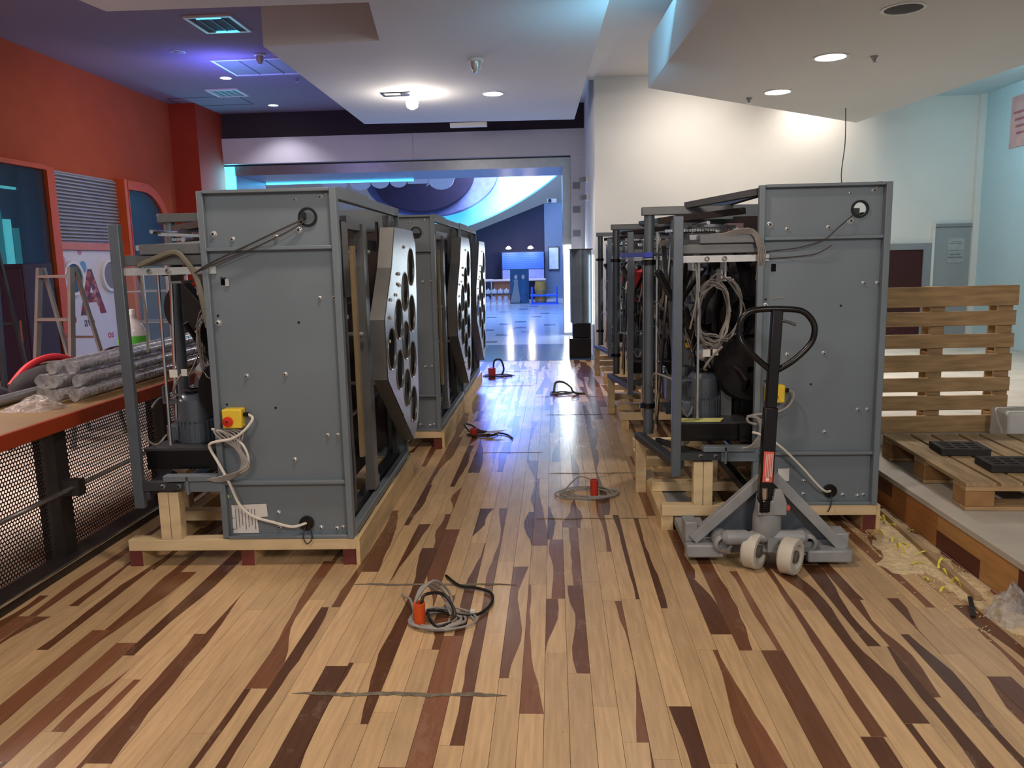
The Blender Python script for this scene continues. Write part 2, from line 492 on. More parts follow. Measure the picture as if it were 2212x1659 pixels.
for i in range(nx):
    x0 = FX0 + (FX1 - FX0) * i / nx; x1 = FX0 + (FX1 - FX0) * (i + 1) / nx
    y = FY0 - rnd.uniform(0, 0.9)
    while y < FY1:
        L_ = rnd.choice((0.55, 0.8, 1.0, 1.25, 1.5)) * rnd.uniform(0.9, 1.1)
        a, b = max(y, FY0), min(y + L_, FY1)
        if b - a > 0.05: planks.append((x0, x1, a, b))
        y += L_
def hidden(p):
    x = (p[0] + p[1]) / 2; y = (p[2] + p[3]) / 2
    if p[3] < 1.95: return True
    if y > 3.9 and (x < -1.05): return True
    if y > 4.3 and 0.65 < x < 1.7: return True
    return False
planks.sort(key=lambda p: (hidden(p), (p[2] + p[3]) / 2))
def plank_mesh(name, V, F, MI, tones):
    me = bpy.data.meshes.new(name); me.from_pydata(V, [], F)
    me.materials.append(MATS['floor_maple']); me.materials.append(MATS['floor_walnut'])
    me.polygons.foreach_set('material_index', MI)
    at = me.attributes.new('tone', 'FLOAT', 'FACE'); at.data.foreach_set('value', tones)
    me.update(); return me
restV, restF, restM, restT = [], [], [], []
for i, p in enumerate(planks):
    V, F, MI, tone = plank_geo(*p)
    if i < 298:
        link('plank', plank_mesh('plank', V, F, MI, tone), floor)
    else:
        c = len(restV); restV += V; restF += [tuple(q + c for q in f) for f in F]; restM += MI; restT += tone
st = link('plank_field', plank_mesh('plank_field', restV, restF, restM, restT), floor); st['kind'] = 'stuff'
# glue scars across the boards where the lane sections were cut
def scar(x0, x1, y, wd):
    n = 40; up = []; dn = []
    for i in range(n + 1):
        t = i / n; x = x0 + (x1 - x0) * t
        e = min(1, t * 9, (1 - t) * 9)
        c = y + 0.004 * math.sin(t * 17)
        up.append((x, c + wd * e * rnd.uniform(0.35, 1.0) + 0.001)); dn.append((x, c - wd * e * rnd.uniform(0.35, 1.0) - 0.001))
    b = B(); b.prism(dn + up[::-1], lambda a, c, d: (a, c, 0.0006 + d), 0.0012)
    b.build('glue_scar', 'glue', floor)
for a in ((-0.94, -0.18, 2.585, 0.014), (-0.96, -0.19, 3.54, 0.012), (-0.05, 0.60, 5.48, 0.008), (-0.12, 0.53, 4.49, 0.007), (-0.75, -0.1, 6.1, 0.006), (-0.1, 0.62, 7.6, 0.007), (-0.2, 0.6, 8.6, 0.007), (-0.9, -0.25, 9.4, 0.008), (-0.9, -0.3, 10.6, 0.008)):
    scar(*a)
# ---- tiled corridor floor beyond the boards
tf = struct(box_obj('floor', 'tile_white', -9, 6, 11.72, 36, -0.06, 0.0))
for r_, (ya, yb) in enumerate(((11.73, 12.27), (12.28, 12.83), (12.84, 13.40), (13.41, 13.95))):
    x = -7.0 + (r_ % 2) * 0.65
    while x < 0.35:
        box_obj('tile', ('tile_blue', 'tile_dark', 'tile_dark', 'tile_blue')[(r_ + int(x * 3)) % 4], x + 0.004, min(x + 1.296, 0.58), ya, yb, -0.02, 0.003, tf)
        x += 1.3
for (x, y) in ((-0.79, 19.0), (-0.74, 17.4), (-0.54, 16.4), (-1.02, 15.8), (-1.16, 14.5), (-1.12, 18.4), (-0.90, 23.7), (-0.45, 20.6), (-1.6, 20.6), (-1.4, 16.9), (-1.75, 15.2), (-0.1, 18.0), (-0.25, 21.8), (-2.1, 17.8), (-0.6, 25.0), (-1.4, 22.6)):
    box_obj('tile', 'tile_dark', x - 0.13, x + 0.13, y - 0.15, y + 0.15, -0.01, 0.003, tf)
box_obj('tile_joint', 'steel', -9, 0.3, 21.7, 21.76, -0.01, 0.003, tf)
# ---- shop floor behind the counter
struct(box_obj('floor', 'shop_floor', -7.0, -2.53, 0.5, 11.71, -0.06, 0.0))
# ---- raised platform on the right, cut edge of lane boards showing
plat = struct(box_obj('floor_platform', 'concrete', 1.945, 6.1, 0.8, 11.75, 0.0, 0.205))
y = 1.2; k = 0
while y < 11.6:
    L_ = rnd.choice((0.22, 0.3, 0.42, 0.55))
    mname = ('lane_orange', 'lane_brown', 'lane_tan', 'lane_brown', 'lane_orange')[k % 5]
    if rnd.random() < 0.25:
        zc = rnd.uniform(0.08, 0.13)
        box_obj('edge_board', mname, 1.925, 1.943, y, y + L_ - 0.002, 0.0, zc, plat)
        box_obj('edge_board', 'lane_brown' if mname != 'lane_brown' else 'lane_tan', 1.926, 1.943, y, y + L_ - 0.002, zc + 0.001, 0.178, plat)
    else:
        box_obj('edge_board', mname, 1.925, 1.943, y, y + L_ - 0.002, 0.0, 0.178, plat)
    y += L_; k += 1
box_obj('edge_sheet', 'concrete', 1.915, 1.944, 0.8, 11.7, 0.180, 0.207, plat)

# ---- walls
wl = struct(box_obj('wall_left', 'orange_wall', -6.95, -6.725, 0.5, 14.4, 0, 4.3))
struct(box_obj('trim_1', 'orange_pil', -6.95, -6.24, 14.4, 15.5, 0, 4.3))
wb = B()
wb.box(-6.95, 0.6, 15.5, 15.7, 3.84, 4.3)
struct(wb.build('wall_back', 'dark_band'))
lb = struct(box_obj('trim_2', 'panel_white', -6.24, -2.60, 15.46, 15.72, 3.37, 3.84))
box_obj('lintel_panel', 'panel_white', -2.595, 0.6, 15.46, 15.72, 3.37, 3.84, lb)
box_obj('jamb_panel', 'panel_white', -6.62, -6.32, 15.48, 15.72, 0, 3.369, lb)
jr = box_obj('jamb_panel', 'panel_white', 0.345, 0.6, 15.48, 15.72, 0, 3.369, lb)
for q in range(7): box_obj('inlay', 'grey_frame', 0.38, 0.52, 15.47, 15.485, 2.75 - q * 0.44, 2.87 - q * 0.44, jr)
for q in range(3): box_obj('inlay', 'grey_frame', -6.55, -6.40, 15.47, 15.485, 2.75 - q * 0.44, 2.87 - q * 0.44, lb)
# inner metal frame of the passage
fr = struct(box_obj('trim_3', 'alu', -6.32, 0.344, 15.62, 17.2, 3.17, 3.369))
box_obj('frame_jamb', 'alu', 0.195, 0.344, 15.62, 17.2, 0, 3.169, fr)
box_obj('frame_jamb', 'alu', -6.32, -6.07, 15.64, 17.2, 0, 3.169, fr)
box_obj('frame_seam', 'alu_dark', -6.32, 0.344, 15.615, 15.625, 3.345, 3.369, fr)
led = box_obj('jamb_light', 'led_cyan', -6.30, -6.09, 15.60, 15.64, 1.9, 3.34)
tag(led, 'glowing cyan light panel on the left jamb of the wide opening', 'light panel')
ledr = box_obj('jamb_light', 'led_white', 0.20, 0.335, 15.59, 15.62, 0.05, 1.72)
tag(ledr, 'glowing white vertical light strip on the right jamb behind the black cabinet', 'light strip')
lamp('jamb_glow', 'AREA', (0.27, 15.55, 0.9), 25, (0.8, 0.93, 1.0), (0.0, 10, 0.3), 0.14, 1.6, ledr)
lamp('jamb_glow', 'AREA', (-6.1, 15.55, 2.6), 20, CYAN, (-6.1, 12, 2.6), 0.2, 1.4, led)
cy = box_obj('cyan_strip', 'led_cyan', -6.04, -2.9, 17.16, 17.2, 3.135, 3.165, fr)
# right-hand white wall with its return
ww = B(); ww.box(0.6, 5.88, 11.7, 11.9, 0.0, 3.95); ww.box(0.6, 0.8, 11.9, 15.5, 0.0, 4.3)
struct(ww.build('wall_right_back', 'white_paint'))
struct(box_obj('wall_right', 'cyan_light_paint', 5.88, 6.1, 0.8, 11.9, 0.0, 3.95))
struct(box_obj('trim_4', 'white_paint', 5.80, 5.879, 11.62, 11.699, 0.207, 3.55))
# ceilings
struct(box_obj('ceiling', 'ceiling_paint', -6.95, 0.40, -2.5, 15.5, 4.3, 4.4))
struct(B().box(0.40, 6.1, -2.5, 11.9, 3.95, 4.05).box(0.36, 0.40, -2.5, 11.9, 3.95, 4.3).box(0.40, 0.6, 11.9, 15.5, 4.3, 4.4).build('ceiling', 'white_paint'))
struct(box_obj('ceiling_alcove', 'cyan_light_paint', 4.75, 5.88, 4.0, 11.7, 3.55, 3.95))
poly = [(-3.02, 13.38), (0.37, 13.55), (0.515, 7.44), (0.66, -2.0), (-5.4, -2.0), (-3.85, 7.22), (-1.55, 7.25), (-1.72, 8.47), (-2.93, 8.52)]
struct(B().prism(poly, lambda a, b, d: (a, b, 3.69 + d), 0.60).build('ceiling_soffit', 'soffit_paint'))
poly = [(1.0, 8.73), (4.1, 11.48), (4.47, 8.22), (5.2, 1.5), (1.28, 1.5)]
struct(B().prism(poly, lambda a, b, d: (a, b, 3.2 + d), 0.45).build('ceiling_panel', 'soffit_paint'))
# far hall shell
struct(box_obj('wall_far', 'white_paint', -14, 8, 34, 34.2, 0, 7.5))
struct(box_obj('ceiling_far', 'white_paint', -14, 8, 17.2, 34.2, 7.5, 7.6))
struct(box_obj('wall_far_left', 'white_paint', -14.2, -14, 15.5, 34, 0, 7.5))
struct(box_obj('wall_far_right', 'pillar_blue', 0.9, 1.1, 17.2, 34, 0, 7.5))
struct(B().prism([(-9, 0), (-0.31, 0), (-0.31, 3.43), (-2.88, 2.49), (-9, 0.25)], lambda a, b, d: (a, 30.0 + d, b), 0.25).build('wall_far_blue', 'blue_paint'))
struct(box_obj('trim_5', 'pillar_blue', -0.31, 0.899, 29.95, 30.4, 0, 3.43))
struct(B().box(-14, -6.33, 15.72, 15.9, 0, 7.5).box(-6.33, 0.9, 17.0, 17.19, 3.38, 7.5).build('wall_far_front', 'white_paint'))
# doors on the white wall
d1 = struct(box_obj('door_1', 'door_grey', 5.31, 5.80, 11.66, 11.70, 0.206, 1.79))
box_obj('door_frame', 'white_paint', 5.27, 5.305, 11.64, 11.70, 0.206, 1.84, d1); box_obj('door_frame', 'grey_frame', 5.305, 5.80, 11.64, 11.70, 1.795, 1.84, d1)
d2 = struct(box_obj('door_2', 'dark_red', 4.35, 5.16, 11.66, 11.70, 0.206, 1.49))
box_obj('door_frame', 'grey_frame', 5.161, 5.268, 11.64, 11.70, 0.206, 1.58, d2); box_obj('door_frame', 'grey_frame', 4.25, 5.16, 11.64, 11.70, 1.492, 1.58, d2)
for z0, z1, lab, lines in ((1.475, 1.64, 'upper of two pale grey paper notices on the narrow grey door', ((1.585, 0.010), (1.56, 0.010))), (1.30, 1.47, 'lower of two pale grey paper notices on the narrow grey door', ((1.405, 0.018), (1.365, 0.018)))):
    nt = tag(box_obj('door_notice', mat('notice_grey', '#a8abad', 0.7).name, 5.49, 5.71, 11.652, 11.659, z0, z1), lab, 'notice', 'door notices')
    for k_, (z, h_) in enumerate(lines):
        for a, b_ in (((0.035, 0.09), (0.10, 0.175)), ((0.01, 0.10), (0.11, 0.205)))[k_]: box_obj('print_line', 'print_grey', 5.49 + a, 5.49 + b_, 11.650, 11.653, z, z + h_, nt)
pp = tag(box_obj('wall_poster', mat('poster_pink', '#c9a0a0', 0.7).name, 5.868, 5.879, 9.7, 11.0, 2.75, 3.38), 'faded pink poster with red lines of print on the right wall', 'poster')
for q in range(4): box_obj('print_line', mat('print_red', '#a8676a', 0.7).name, 5.864, 5.869, 9.75 + 0.06 * q, 10.93 - 0.03 * q, 3.16 - q * 0.085, 3.19 - q * 0.085, pp)

# ---- left wall shopfront
X = -6.72
win = struct(box_obj('window_1', 'glass_dark', X - 0.0, X + 0.02, 7.6, 10.44, 0.0, 2.76))
box_obj('window_frame', 'orange_frame', X, X + 0.16, 10.44, 10.60, 0.0, 2.80, win)
box_obj('window_frame', 'orange_frame', X, X + 0.16, 7.5, 10.44, 2.76, 2.82, win)
box_obj('pane', 'pane', X + 0.10, X + 0.11, 7.6, 10.44, 0.0, 2.755, win)
box_obj('mullion', 'alu_dark', X + 0.03, X + 0.08, 9.95, 10.02, 0.0, 2.75, win)
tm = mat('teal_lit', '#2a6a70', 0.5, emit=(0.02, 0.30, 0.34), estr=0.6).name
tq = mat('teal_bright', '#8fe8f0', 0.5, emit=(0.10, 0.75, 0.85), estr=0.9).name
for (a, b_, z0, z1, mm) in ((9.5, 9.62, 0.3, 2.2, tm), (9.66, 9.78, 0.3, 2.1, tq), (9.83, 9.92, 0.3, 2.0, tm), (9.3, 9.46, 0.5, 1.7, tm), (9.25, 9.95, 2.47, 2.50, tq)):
    box_obj('added_glow_bar', mm, X + 0.022, X + 0.05, a, b_, z0, z1, win)  # glowing bars added behind the pane for the cyan reflected in it
sh = struct(box_obj('window_2', 'shutter_grey', X, X + 0.02, 10.60, 12.32, 1.84, 2.80))
ns = 19
for q in range(ns):
    z = 1.86 + q * (0.92 / ns)
    b = B(); b.prism([(0.02, 0), (0.055, 0.012), (0.06, 0.028), (0.03, 0.046), (0.02, 0.046)], lambda a, c, d, z=z: (X + a, 10.61 + d, z + c), 1.70)
    b.build('shutter_slat', 'shutter_grey', sh)
box_obj('shutter_rail', mat('salmon', '#c87a70', 0.6).name, X, X + 0.07, 10.60, 12.32, 1.74, 1.84, sh)
struct(B().box(X, X + 0.18, 12.32, 12.40, 0, 2.82).box(X, X + 0.10, 12.401, 12.50, 0, 2.82).build('trim_6', 'orange_frame'))
# arched glass door
def arch(y0, y1, z0, z1, r, n=8):
    return [(y0, z0), (y1, z0)] + [(y1 - r + r * math.cos(a), z1 - r + r * math.sin(a)) for a in [math.pi / 2 * i / n for i in range(n + 1)]] + [(y0, z1)]
ad = struct(B().prism(arch(12.50, 13.72, 0.0, 2.70, 0.75), lambda a, b, d: (X + d, a, b), 0.02).build('door_3', 'glass_blue'))
B().plate(arch(12.50, 13.86, 0.0, 2.82, 0.85), [arch(12.52, 13.70, 0.02, 2.68, 0.72)], lambda a, b, d: (X + d, a, b), 0.14).build('door_frame', 'orange_frame', ad)
B().prism(arch(12.52, 13.70, 0.02, 2.68, 0.72), lambda a, b, d: (X + 0.10 + d, a, b), 0.008).build('pane', 'pane', ad)
# white poster panel with the large printed letter
po = tag(box_obj('poster_panel', 'panel_white', X, X + 0.03, 10.61, 12.30, 0.0, 1.735), 'white shopfront panel with a big photo-filled letter A and two portholes', 'wall panel')
My = Matrix(((0, 0, 1, X + 0.031), (1, 0, 0, 0), (0, 1, 0, 0), (0, 0, 0, 1)))
def wtext(body, size, m, y, z, par):
    return text_obj('printed_letters', body, size, m, Matrix.Translation((0, y, z)) @ My, par, 0.03 if body == 'A' else 0.0)
wtext('A', 0.86, 'letter_print', 11.12, 0.85, po)
wtext('ave', 0.20, 'machine_dark', 11.14, 0.66, po)
wtext('os', 0.17, 'estop_red', 11.72, 0.44, po)
for (yy, zz, rr, mm) in ((11.25, 1.50, 0.085, mat('dot_blue', '#6a9ac0', 0.6).name), (10.78, 1.60, 0.06, mat('dot_pink', '#c08a98', 0.6).name), (11.2, 1.72, 0.05, 'dot_pink'), (10.9, 0.78, 0.06, 'sleeve_red')):
    B().cyl((X + 0.03, yy, zz), (X + 0.034, yy, zz), rr, 20).build('printed_dot', mm, po)
for yy, zz, mm in ((10.95, 1.35, 'glass_blue'), (11.90, 1.37, 'print_grey')):
    ph = B().lathe((X + 0.03, yy, zz), [(0.20, 0), (0.24, 0.0), (0.24, 0.05), (0.20, 0.05)], 24, 'x', ring=True).build('porthole', 'plastic_white', po)
    B().cyl((X + 0.03, yy, zz), (X + 0.06, yy, zz), 0.195, 24).build('porthole_glass', mm, ph)

# ---- ceiling fittings
def downlight(name, x, y, z, label, r=0.10, m='lens_lit', energy=60, color=NEUT, spot=120, group='downlights'):
    e = empty(name, (x, y, z))
    B().lathe((0, 0, 0), [(r, 0.001), (r * 1.15, 0.001), (r * 1.18, -0.006), (r, -0.008)], 24, ring=True).build('trim_ring', 'plastic_white', e)
    B().lathe((0, 0, 0), [(r * 0.99, 0.0), (r * 0.99, -0.006), (r * 0.5, -0.014), (0.001, -0.016)], 24).build('lens', m, e)
    tag(e, label, 'ceiling light', group)
    if energy:
        l = lamp('bulb', 'SPOT', (x, y, z - 0.05), energy, color, (x, y, 0), 0.06, spot=spot, blend=0.6)
        l.parent = e; l.location = (0, 0, -0.05)
    return e
downlight('ceiling_downlight', -0.78, 11.28, 3.69, 'round lit downlight in the central soffit beside the smoke detector', 0.13, energy=190)
bl = empty('ceiling_downlight', (-1.95, 11.09, 3.69)); tag(bl, 'bare bright bulb hanging out of a square fitting in the central soffit', 'ceiling light', 'downlights')
B().plate([(-0.30, -0.12), (0.10, -0.12), (0.10, 0.12), (-0.30, 0.12)], [[(-0.27, -0.09), (-0.05, -0.09), (-0.05, 0.09), (-0.27, 0.09)]], lambda a, b, d: (a, b, -0.012 + d), 0.012).build('square_frame', 'alu_dark', bl)
B().lathe((0.10, 0, -0.12), [(0.02, 0.10), (0.05, 0.06), (0.085, 0.0), (0.07, -0.06), (0.02, -0.085)], 16).build('bulb_glass', 'lens_lit', bl)
l = lamp('bulb', 'POINT', (0, 0, 0), 28, NEUT, None, 0.09); l.parent = bl; l.location = (0.10, 0, -0.30)
downlight('ceiling_downlight', 2.43, 9.15, 3.2, 'lit downlight nearest the far corner of the right hanging panel', 0.13, energy=330)
downlight('ceiling_downlight', 2.48, 7.63, 3.2, 'lit downlight in the middle of the right hanging panel', 0.13, energy=230)
downlight('ceiling_downlight', 2.52, 6.22, 3.2, 'dark round speaker-like recess in the right hanging panel', 0.13, 'vent_dark', 0)
downlight('ceiling_downlight', -4.94, 12.58, 4.3, 'small lit spot in the purple ceiling between the two grilles', 0.08, 'lens_blue', 30, (0.7, 0.75, 1.0))
downlight('ceiling_downlight', -4.98, 14.8, 4.3, 'small lit spot in the purple ceiling near the dark band', 0.085, 'lens_blue', 60, (0.85, 0.82, 1.0))
downlight('ceiling_downlight', -4.94, 11.0, 4.3, 'unlit small spot in the purple ceiling', 0.08, 'vent_grey', 0)
def grille(x, y, sx, sy, label, n, lit=False, z=4.3):
    e = empty('ceiling_grille', (x, y, z)); tag(e, label, 'vent', 'ceiling grilles')
    B().plate([(-sx, -sy), (sx, -sy), (sx, sy), (-sx, sy)], [[(-sx + .04, -sy + .04), (sx - .04, -sy + .04), (sx - .04, sy - .04), (-sx + .04, sy - .04)]], lambda a, b, d: (a, b, -0.025 + d), 0.025).build('grille_frame', 'plastic_white', e)
    box_obj('backing', 'vent_dark' if lit else 'vent_grey', -sx + .041, sx - .041, -sy + .041, sy - .041, -0.012, -0.001, e)
    for q in range(n):
        xx = -sx + (q + 1) * 2 * sx / (n + 1)
        box_obj('slat', 'vent_grey', xx - 0.008, xx + 0.008, -sy + .041, sy - .041, -0.022, -0.012, e)
    if lit:
        box_obj('light_edge', 'led_cyan', -0.14, 0.14, sy - .06, sy - .042, -0.03, -0.013, e)
        box_obj('light_edge', 'led_cyan', -0.14, 0.14, -sy + .042, -sy + .06, -0.03, -0.013, e)
    return e
grille(-3.9, 9.82, 0.28, 0.33, 'square ceiling vent with cyan lit edges in the purple ceiling', 3, True)
grille(-4.15, 11.92, 0.55, 0.48, 'wide three-part ceiling grille beside the central soffit', 2)
grille(-5.33, 13.6, 0.26, 0.28, 'small square grille in the purple ceiling behind the spot', 4)
hx = B().plate([(-0.62, -0.36), (0.62, -0.36), (0.62, 0.36), (-0.62, 0.36)], [[(-0.605, -0.345), (0.605, -0.345), (0.605, 0.345), (-0.605, 0.345)]], lambda a, b, d: (-5.9 + a, 14.3 + b, 4.296 + d), 0.004).build('ceiling_hatch', 'vent_dark')
tag(hx, 'thin dark outline of an access hatch in the purple ceiling', 'hatch')
def detector(x, y, z, label, s=1.0):
    e = empty('smoke_detector', (x, y, z)); tag(e, label, 'smoke detector', 'smoke detectors')
    B().lathe((0, 0, 0), [(0.075 * s, 0), (0.075 * s, -0.02 * s), (0.055 * s, -0.025 * s)], 20).build('base_ring', 'plastic_white', e)
    B().lathe((0, 0, 0), [(0.055 * s, -0.024 * s), (0.05 * s, -0.08 * s), (0.03 * s, -0.11 * s), (0.028 * s, -0.13 * s), (0.01, -0.132 * s)], 20).build('sensor_head', 'zinc', e)
detector(-0.83, 9.37, 3.69, 'tapered smoke detector under the central soffit', 1.15)
detector(-3.94, 11.28, 4.3, 'white smoke detector in front of the wide ceiling grille', 1.0)
def sprinkler(x, y, z, label):
    e = empty('sprinkler', (x, y, z)); tag(e, label, 'sprinkler', 'sprinklers')
    B().lathe((0, 0, 0), [(0.035, 0), (0.03, -0.012), (0.012, -0.016), (0.012, -0.05), (0.003, -0.055)], 12).build('body', 'vent_grey', e)
    B().lathe((0, 0, 0), [(0.028, -0.055), (0.03, -0.06), (0.003, -0.062)], 12).build('deflector', 'zinc', e)
sprinkler(2.87, 7.66, 3.2, 'small grey sprinkler in the right hanging panel')
sprinkler(-3.9, 12.75, 4.3, 'tiny sprinkler in the purple ceiling behind the wide grille')
sprinkler(2.20, 9.45, 3.2, 'small sprinkler in the right hanging panel beside the far downlight')
B_ = B().tube(smooth_path([(3.55, 10.3, 3.2), (3.56, 10.3, 2.8), (3.53, 10.3, 2.4), (3.58, 10.3, 2.1), (3.57, 10.3, 1.6)], 5), 0.006, 5)
tag(B_.build('hanging_wire', 'cable_dark'), 'thin dark wire hanging from the right ceiling panel', 'wire')
tag(box_obj('ceiling_bracket', 'plastic_white', -1.65, -1.05, 13.52, 13.60, 3.62, 3.69), 'pale flat bracket at the far edge of the central soffit', 'bracket')
# cameras on the return wall
for (y, z, n_) in ((13.6, 2.75, 'upper'), (13.4, 2.45, 'lower')):
    e = empty('security_camera', (0.6, y, z)); tag(e, 'small %s security camera on the white wall return' % n_, 'camera', 'security cameras')
    B().box(-0.05, 0, -0.05, 0.05, -0.05, 0.05).build('mount', 'plastic_white', e, 0.006)
    B().cyl((-0.05, 0, 0), (-0.14, -0.06, -0.02), 0.04, 14).build('camera_body', 'grey_frame', e)
# ================================================================== PINSETTER MACHINES
MG = 'machine_grey'; MD = 'machine_dark'; MR = 'machine_rail'
ML = 1.70     # machine length
def coil(c, rx, rz, turns, r, seed, ax='y', jit=0.02, drop=0.0):
    """hank of cable: closed-ish loops about centre c in the x-z plane (ax='y') or lying in x-y (ax='z')"""
    q = random.Random(seed); pts = []
    n = turns * 10
    tr = [(q.uniform(0.55, 1.08), q.uniform(-0.16, 0.16), q.uniform(-0.16, 0.16)) for _ in range(turns + 2)]
    for i in range(n + 1):
        a = 2 * math.pi * i / 10 + q.uniform(-0.08, 0.08)
        k = 1 + q.uniform(-0.17, 0.17)
        if ax == 'y': pts.append((c[0] + rx * k * math.cos(a), c[1] + q.uniform(-jit, jit), c[2] + rz * k * math.sin(a) - drop * max(0, -math.sin(a)) * q.random()))
        elif ax == 'x': pts.append((c[0] + q.uniform(-jit, jit), c[1] + rx * k * math.cos(a), c[2] + rz * k * math.sin(a)))
        else:
            A, C_ = tr[i // 10], tr[i // 10 + 1]; f = (i % 10) / 10
            g, ox, oy = [A[j] * (1 - f) + C_[j] * f for j in range(3)]; k = g * (1 + (k - 1) * 0.3)
            pts.append((c[0] + rx * (k * math.cos(a) + ox), c[1] + rz * (k * math.sin(a) + oy), c[2] + r + abs(q.uniform(0, jit)) + 0.25 * r * (i / 10)))
    return smooth_path(pts, 3)

def build_machine():
    e = empty('pinsetter_machine', (0, 0, 0))
    XZ = lambda y0: (lambda a, b, d: (a, y0 + d, b))
    # --- near side panel: sheet with flanged edge, hole for the cable and lower gland
    hole = circle(0.515, 1.71, 0.033, 18)
    gl = circle(0.42, 0.215, 0.026, 16)
    sq = [(0.075, 1.40), (0.10, 1.40), (0.10, 1.44), (0.075, 1.44)]
    sp = B().plate([(0, 0.145), (0.655, 0.145), (0.655, 1.84), (0, 1.84)], [hole, gl, sq], XZ(0.03), 0.004)
    panel = sp.build('side_panel', MG, e)
    fl = B()
    fl.box(0.630, 0.662, -0.012, 0.034, 0.142, 1.842)     # right flange
    fl.box(0.0, 0.030, 0.0, 0.030, 0.145, 1.84)           # left folded edge
    fl.box(0.03, 0.63, -0.006, 0.030, 1.826, 1.842)       # top lip
    fl.box(0.03, 0.63, -0.006, 0.030, 0.142, 0.158)       # bottom lip
    fl.build('panel_flange', MG, panel, 0.003)
    B().box(0.03, 0.63, -0.004, 0.030, 1.560, 1.578).build('panel_rib', MG, panel, 0.003)
    B().box(0.03, 0.63, -0.004, 0.030, 0.420, 0.438).build('panel_rib', MG, panel, 0.003)
    B().lathe((0.515, 0.024, 1.71), [(0.034, 0.006), (0.045, 0.006), (0.045, -0.004), (0.034, -0.004)], 20, 'y', ring=True).build('grommet', 'black_metal', panel)
    B().lathe((0.42, 0.024, 0.215), [(0.010, 0.006), (0.036, 0.006), (0.036, -0.012), (0.010, -0.014)], 18, 'y').build('cable_gland', 'black_metal', panel)
    bolts = [(0.06, 1.64, .011), (0.15, 1.615, .008), (0.36, 1.62, .008), (0.47, 1.65, .011), (0.05, 1.22, .011), (0.46, 1.79, .006), (0.58, 1.80, .007), (0.60, 1.815, .006),
             (0.55, 1.33, .007), (0.62, 1.33, .007), (0.17, 0.96, .008), (0.36, 0.965, .008), (0.38, 0.54, .008), (0.55, 0.66, .007), (0.60, 0.66, .007), (0.28, 0.27, .008),
             (0.28, 0.195, .008), (0.49, 0.19, .008), (0.57, 0.185, .008), (0.05, 0.25, .007), (0.05, 0.19, .007), (0.60, 0.19, .007)]
    bm_ = {}
    for (x, z, r) in bolts:
        if r not in bm_:
            bb = B().lathe((0, 0, 0), [(r * 1.5, 0), (r * 1.5, -0.003), (r, -0.004), (r, -0.012), (r * 0.6, -0.014)], 8, 'y')
            me = bb.mesh('bolt'); me.materials.append(MATS['zinc']); bm_[r] = me
        o = link('bolt', bm_[r], panel); o.location = (x, 0.03, z)
    for (x, z) in ((0.05, 1.255), (0.44, 1.215), (0.30, 0.80), (0.06, 0.82)):
        B().cyl((x, 0.031, z), (x, 0.028, z), 0.006, 8).build('drill_hole', 'black_metal', panel)
    # --- far side panel
    fp = B().box(0, 0.655, ML - 0.03, ML - 0.026, 0.145, 1.84).box(0.630, 0.660, ML - 0.03, ML, 0.142, 1.842).box(0, 0.03, ML - 0.03, ML, 0.145, 1.84)
    fp.box(0.03, 0.63, ML - 0.024, ML, 1.825, 1.842).build('side_panel', MG, e)
    # --- right-hand open frame
    B().box(0.622, 0.66, 0.034, ML - 0.03, 1.790, 1.842).build('top_rail', MG, e, 0.004)
    B().box(0.630, 0.655, 0.10, 0.75, 1.842, 1.852).build('rail_strip', MR, e)
    B().box(0.622, 0.665, 0.034, ML - 0.03, 0.142, 0.185).build('bottom_rail', MG, e, 0.004)
    B().box(0.55, 0.60, 0.034, ML - 0.03, 0.145, 0.20).build('bottom_rail', MD, e)
    B().box(0.0, 0.04, 0.034, ML - 0.03, 0.145, 0.19).build('bottom_rail', MD, e)
    B().box(0.0, 0.04, 0.034, ML - 0.03, 1.79, 1.83).build('top_rail', MD, e)
    # inner uprights
    B().box(0.595, 0.62, 0.22, 0.27, 0.20, 1.62).box(0.585, 0.63, 0.20, 0.24, 0.36, 0.55).build('guide_upright', MD, e)
    B().box(0.61, 0.632, 0.42, 0.47, 0.45, 1.58).build('guide_upright', mat('tan_rail', '#8a7a5c', 0.5, 0.1, 0.2, 6).name, e)
    B().box(0.585, 0.635, 0.66, 0.76, 0.22, 1.70).box(0.58, 0.64, 0.65, 0.77, 0.20, 0.26).build('guide_upright', MR, e)
    B().box(0.585, 0.615, ML - 0.20, ML - 0.14, 0.20, 1.79).build('guide_upright', MD, e)
    B().box(0.58, 0.63, 0.19, 0.33, 1.32, 1.70).build('black_cover', 'black_metal', e, 0.006)
    B().box(0.57, 0.625, 0.33, 1.05, 1.665, 1.73).box(0.575, 0.60, 0.60, 1.2, 1.56, 1.62).build('head_beam', MR, e)
    # --- tilted pin plate with ten round holes
    DY = 0.20
    ol = [(0.74, 1.69), (1.40, 1.69), (1.52, 1.60), (1.53, 0.55), (1.48, 0.40), (1.28, 0.30), (0.42, 0.84), (0.37, 1.18), (0.62, 1.46)]
    hs = []
    for c in range(4):
        for k in range(c + 1):
            yy = 0.56 + c * 0.25; zz = 1.0 + (k - c / 2) * 0.305
            hs.append(circle(yy, zz, 0.118, 20))
    tilt = lambda z: 0.0
    PL = lambda a, b, d: (0.75 - d + 0.018 * (b - 1), a + DY, b)
    pl = B().plate(ol, hs, PL, 0.006).build('pin_plate', 'deck_metal', e)
    rim = B()
    n = len(ol)
    for i in range(n):
        a = ol[i]; b = ol[(i + 1) % n]
        v = [rim.bm.verts.new(PL(p[0], p[1], d)) for p, d in ((a, 0.0), (b, 0.0), (b, 0.085), (a, 0.085))]
        rim.face(v)
    rim.build('plate_rim', MR, pl)
    ringm = None
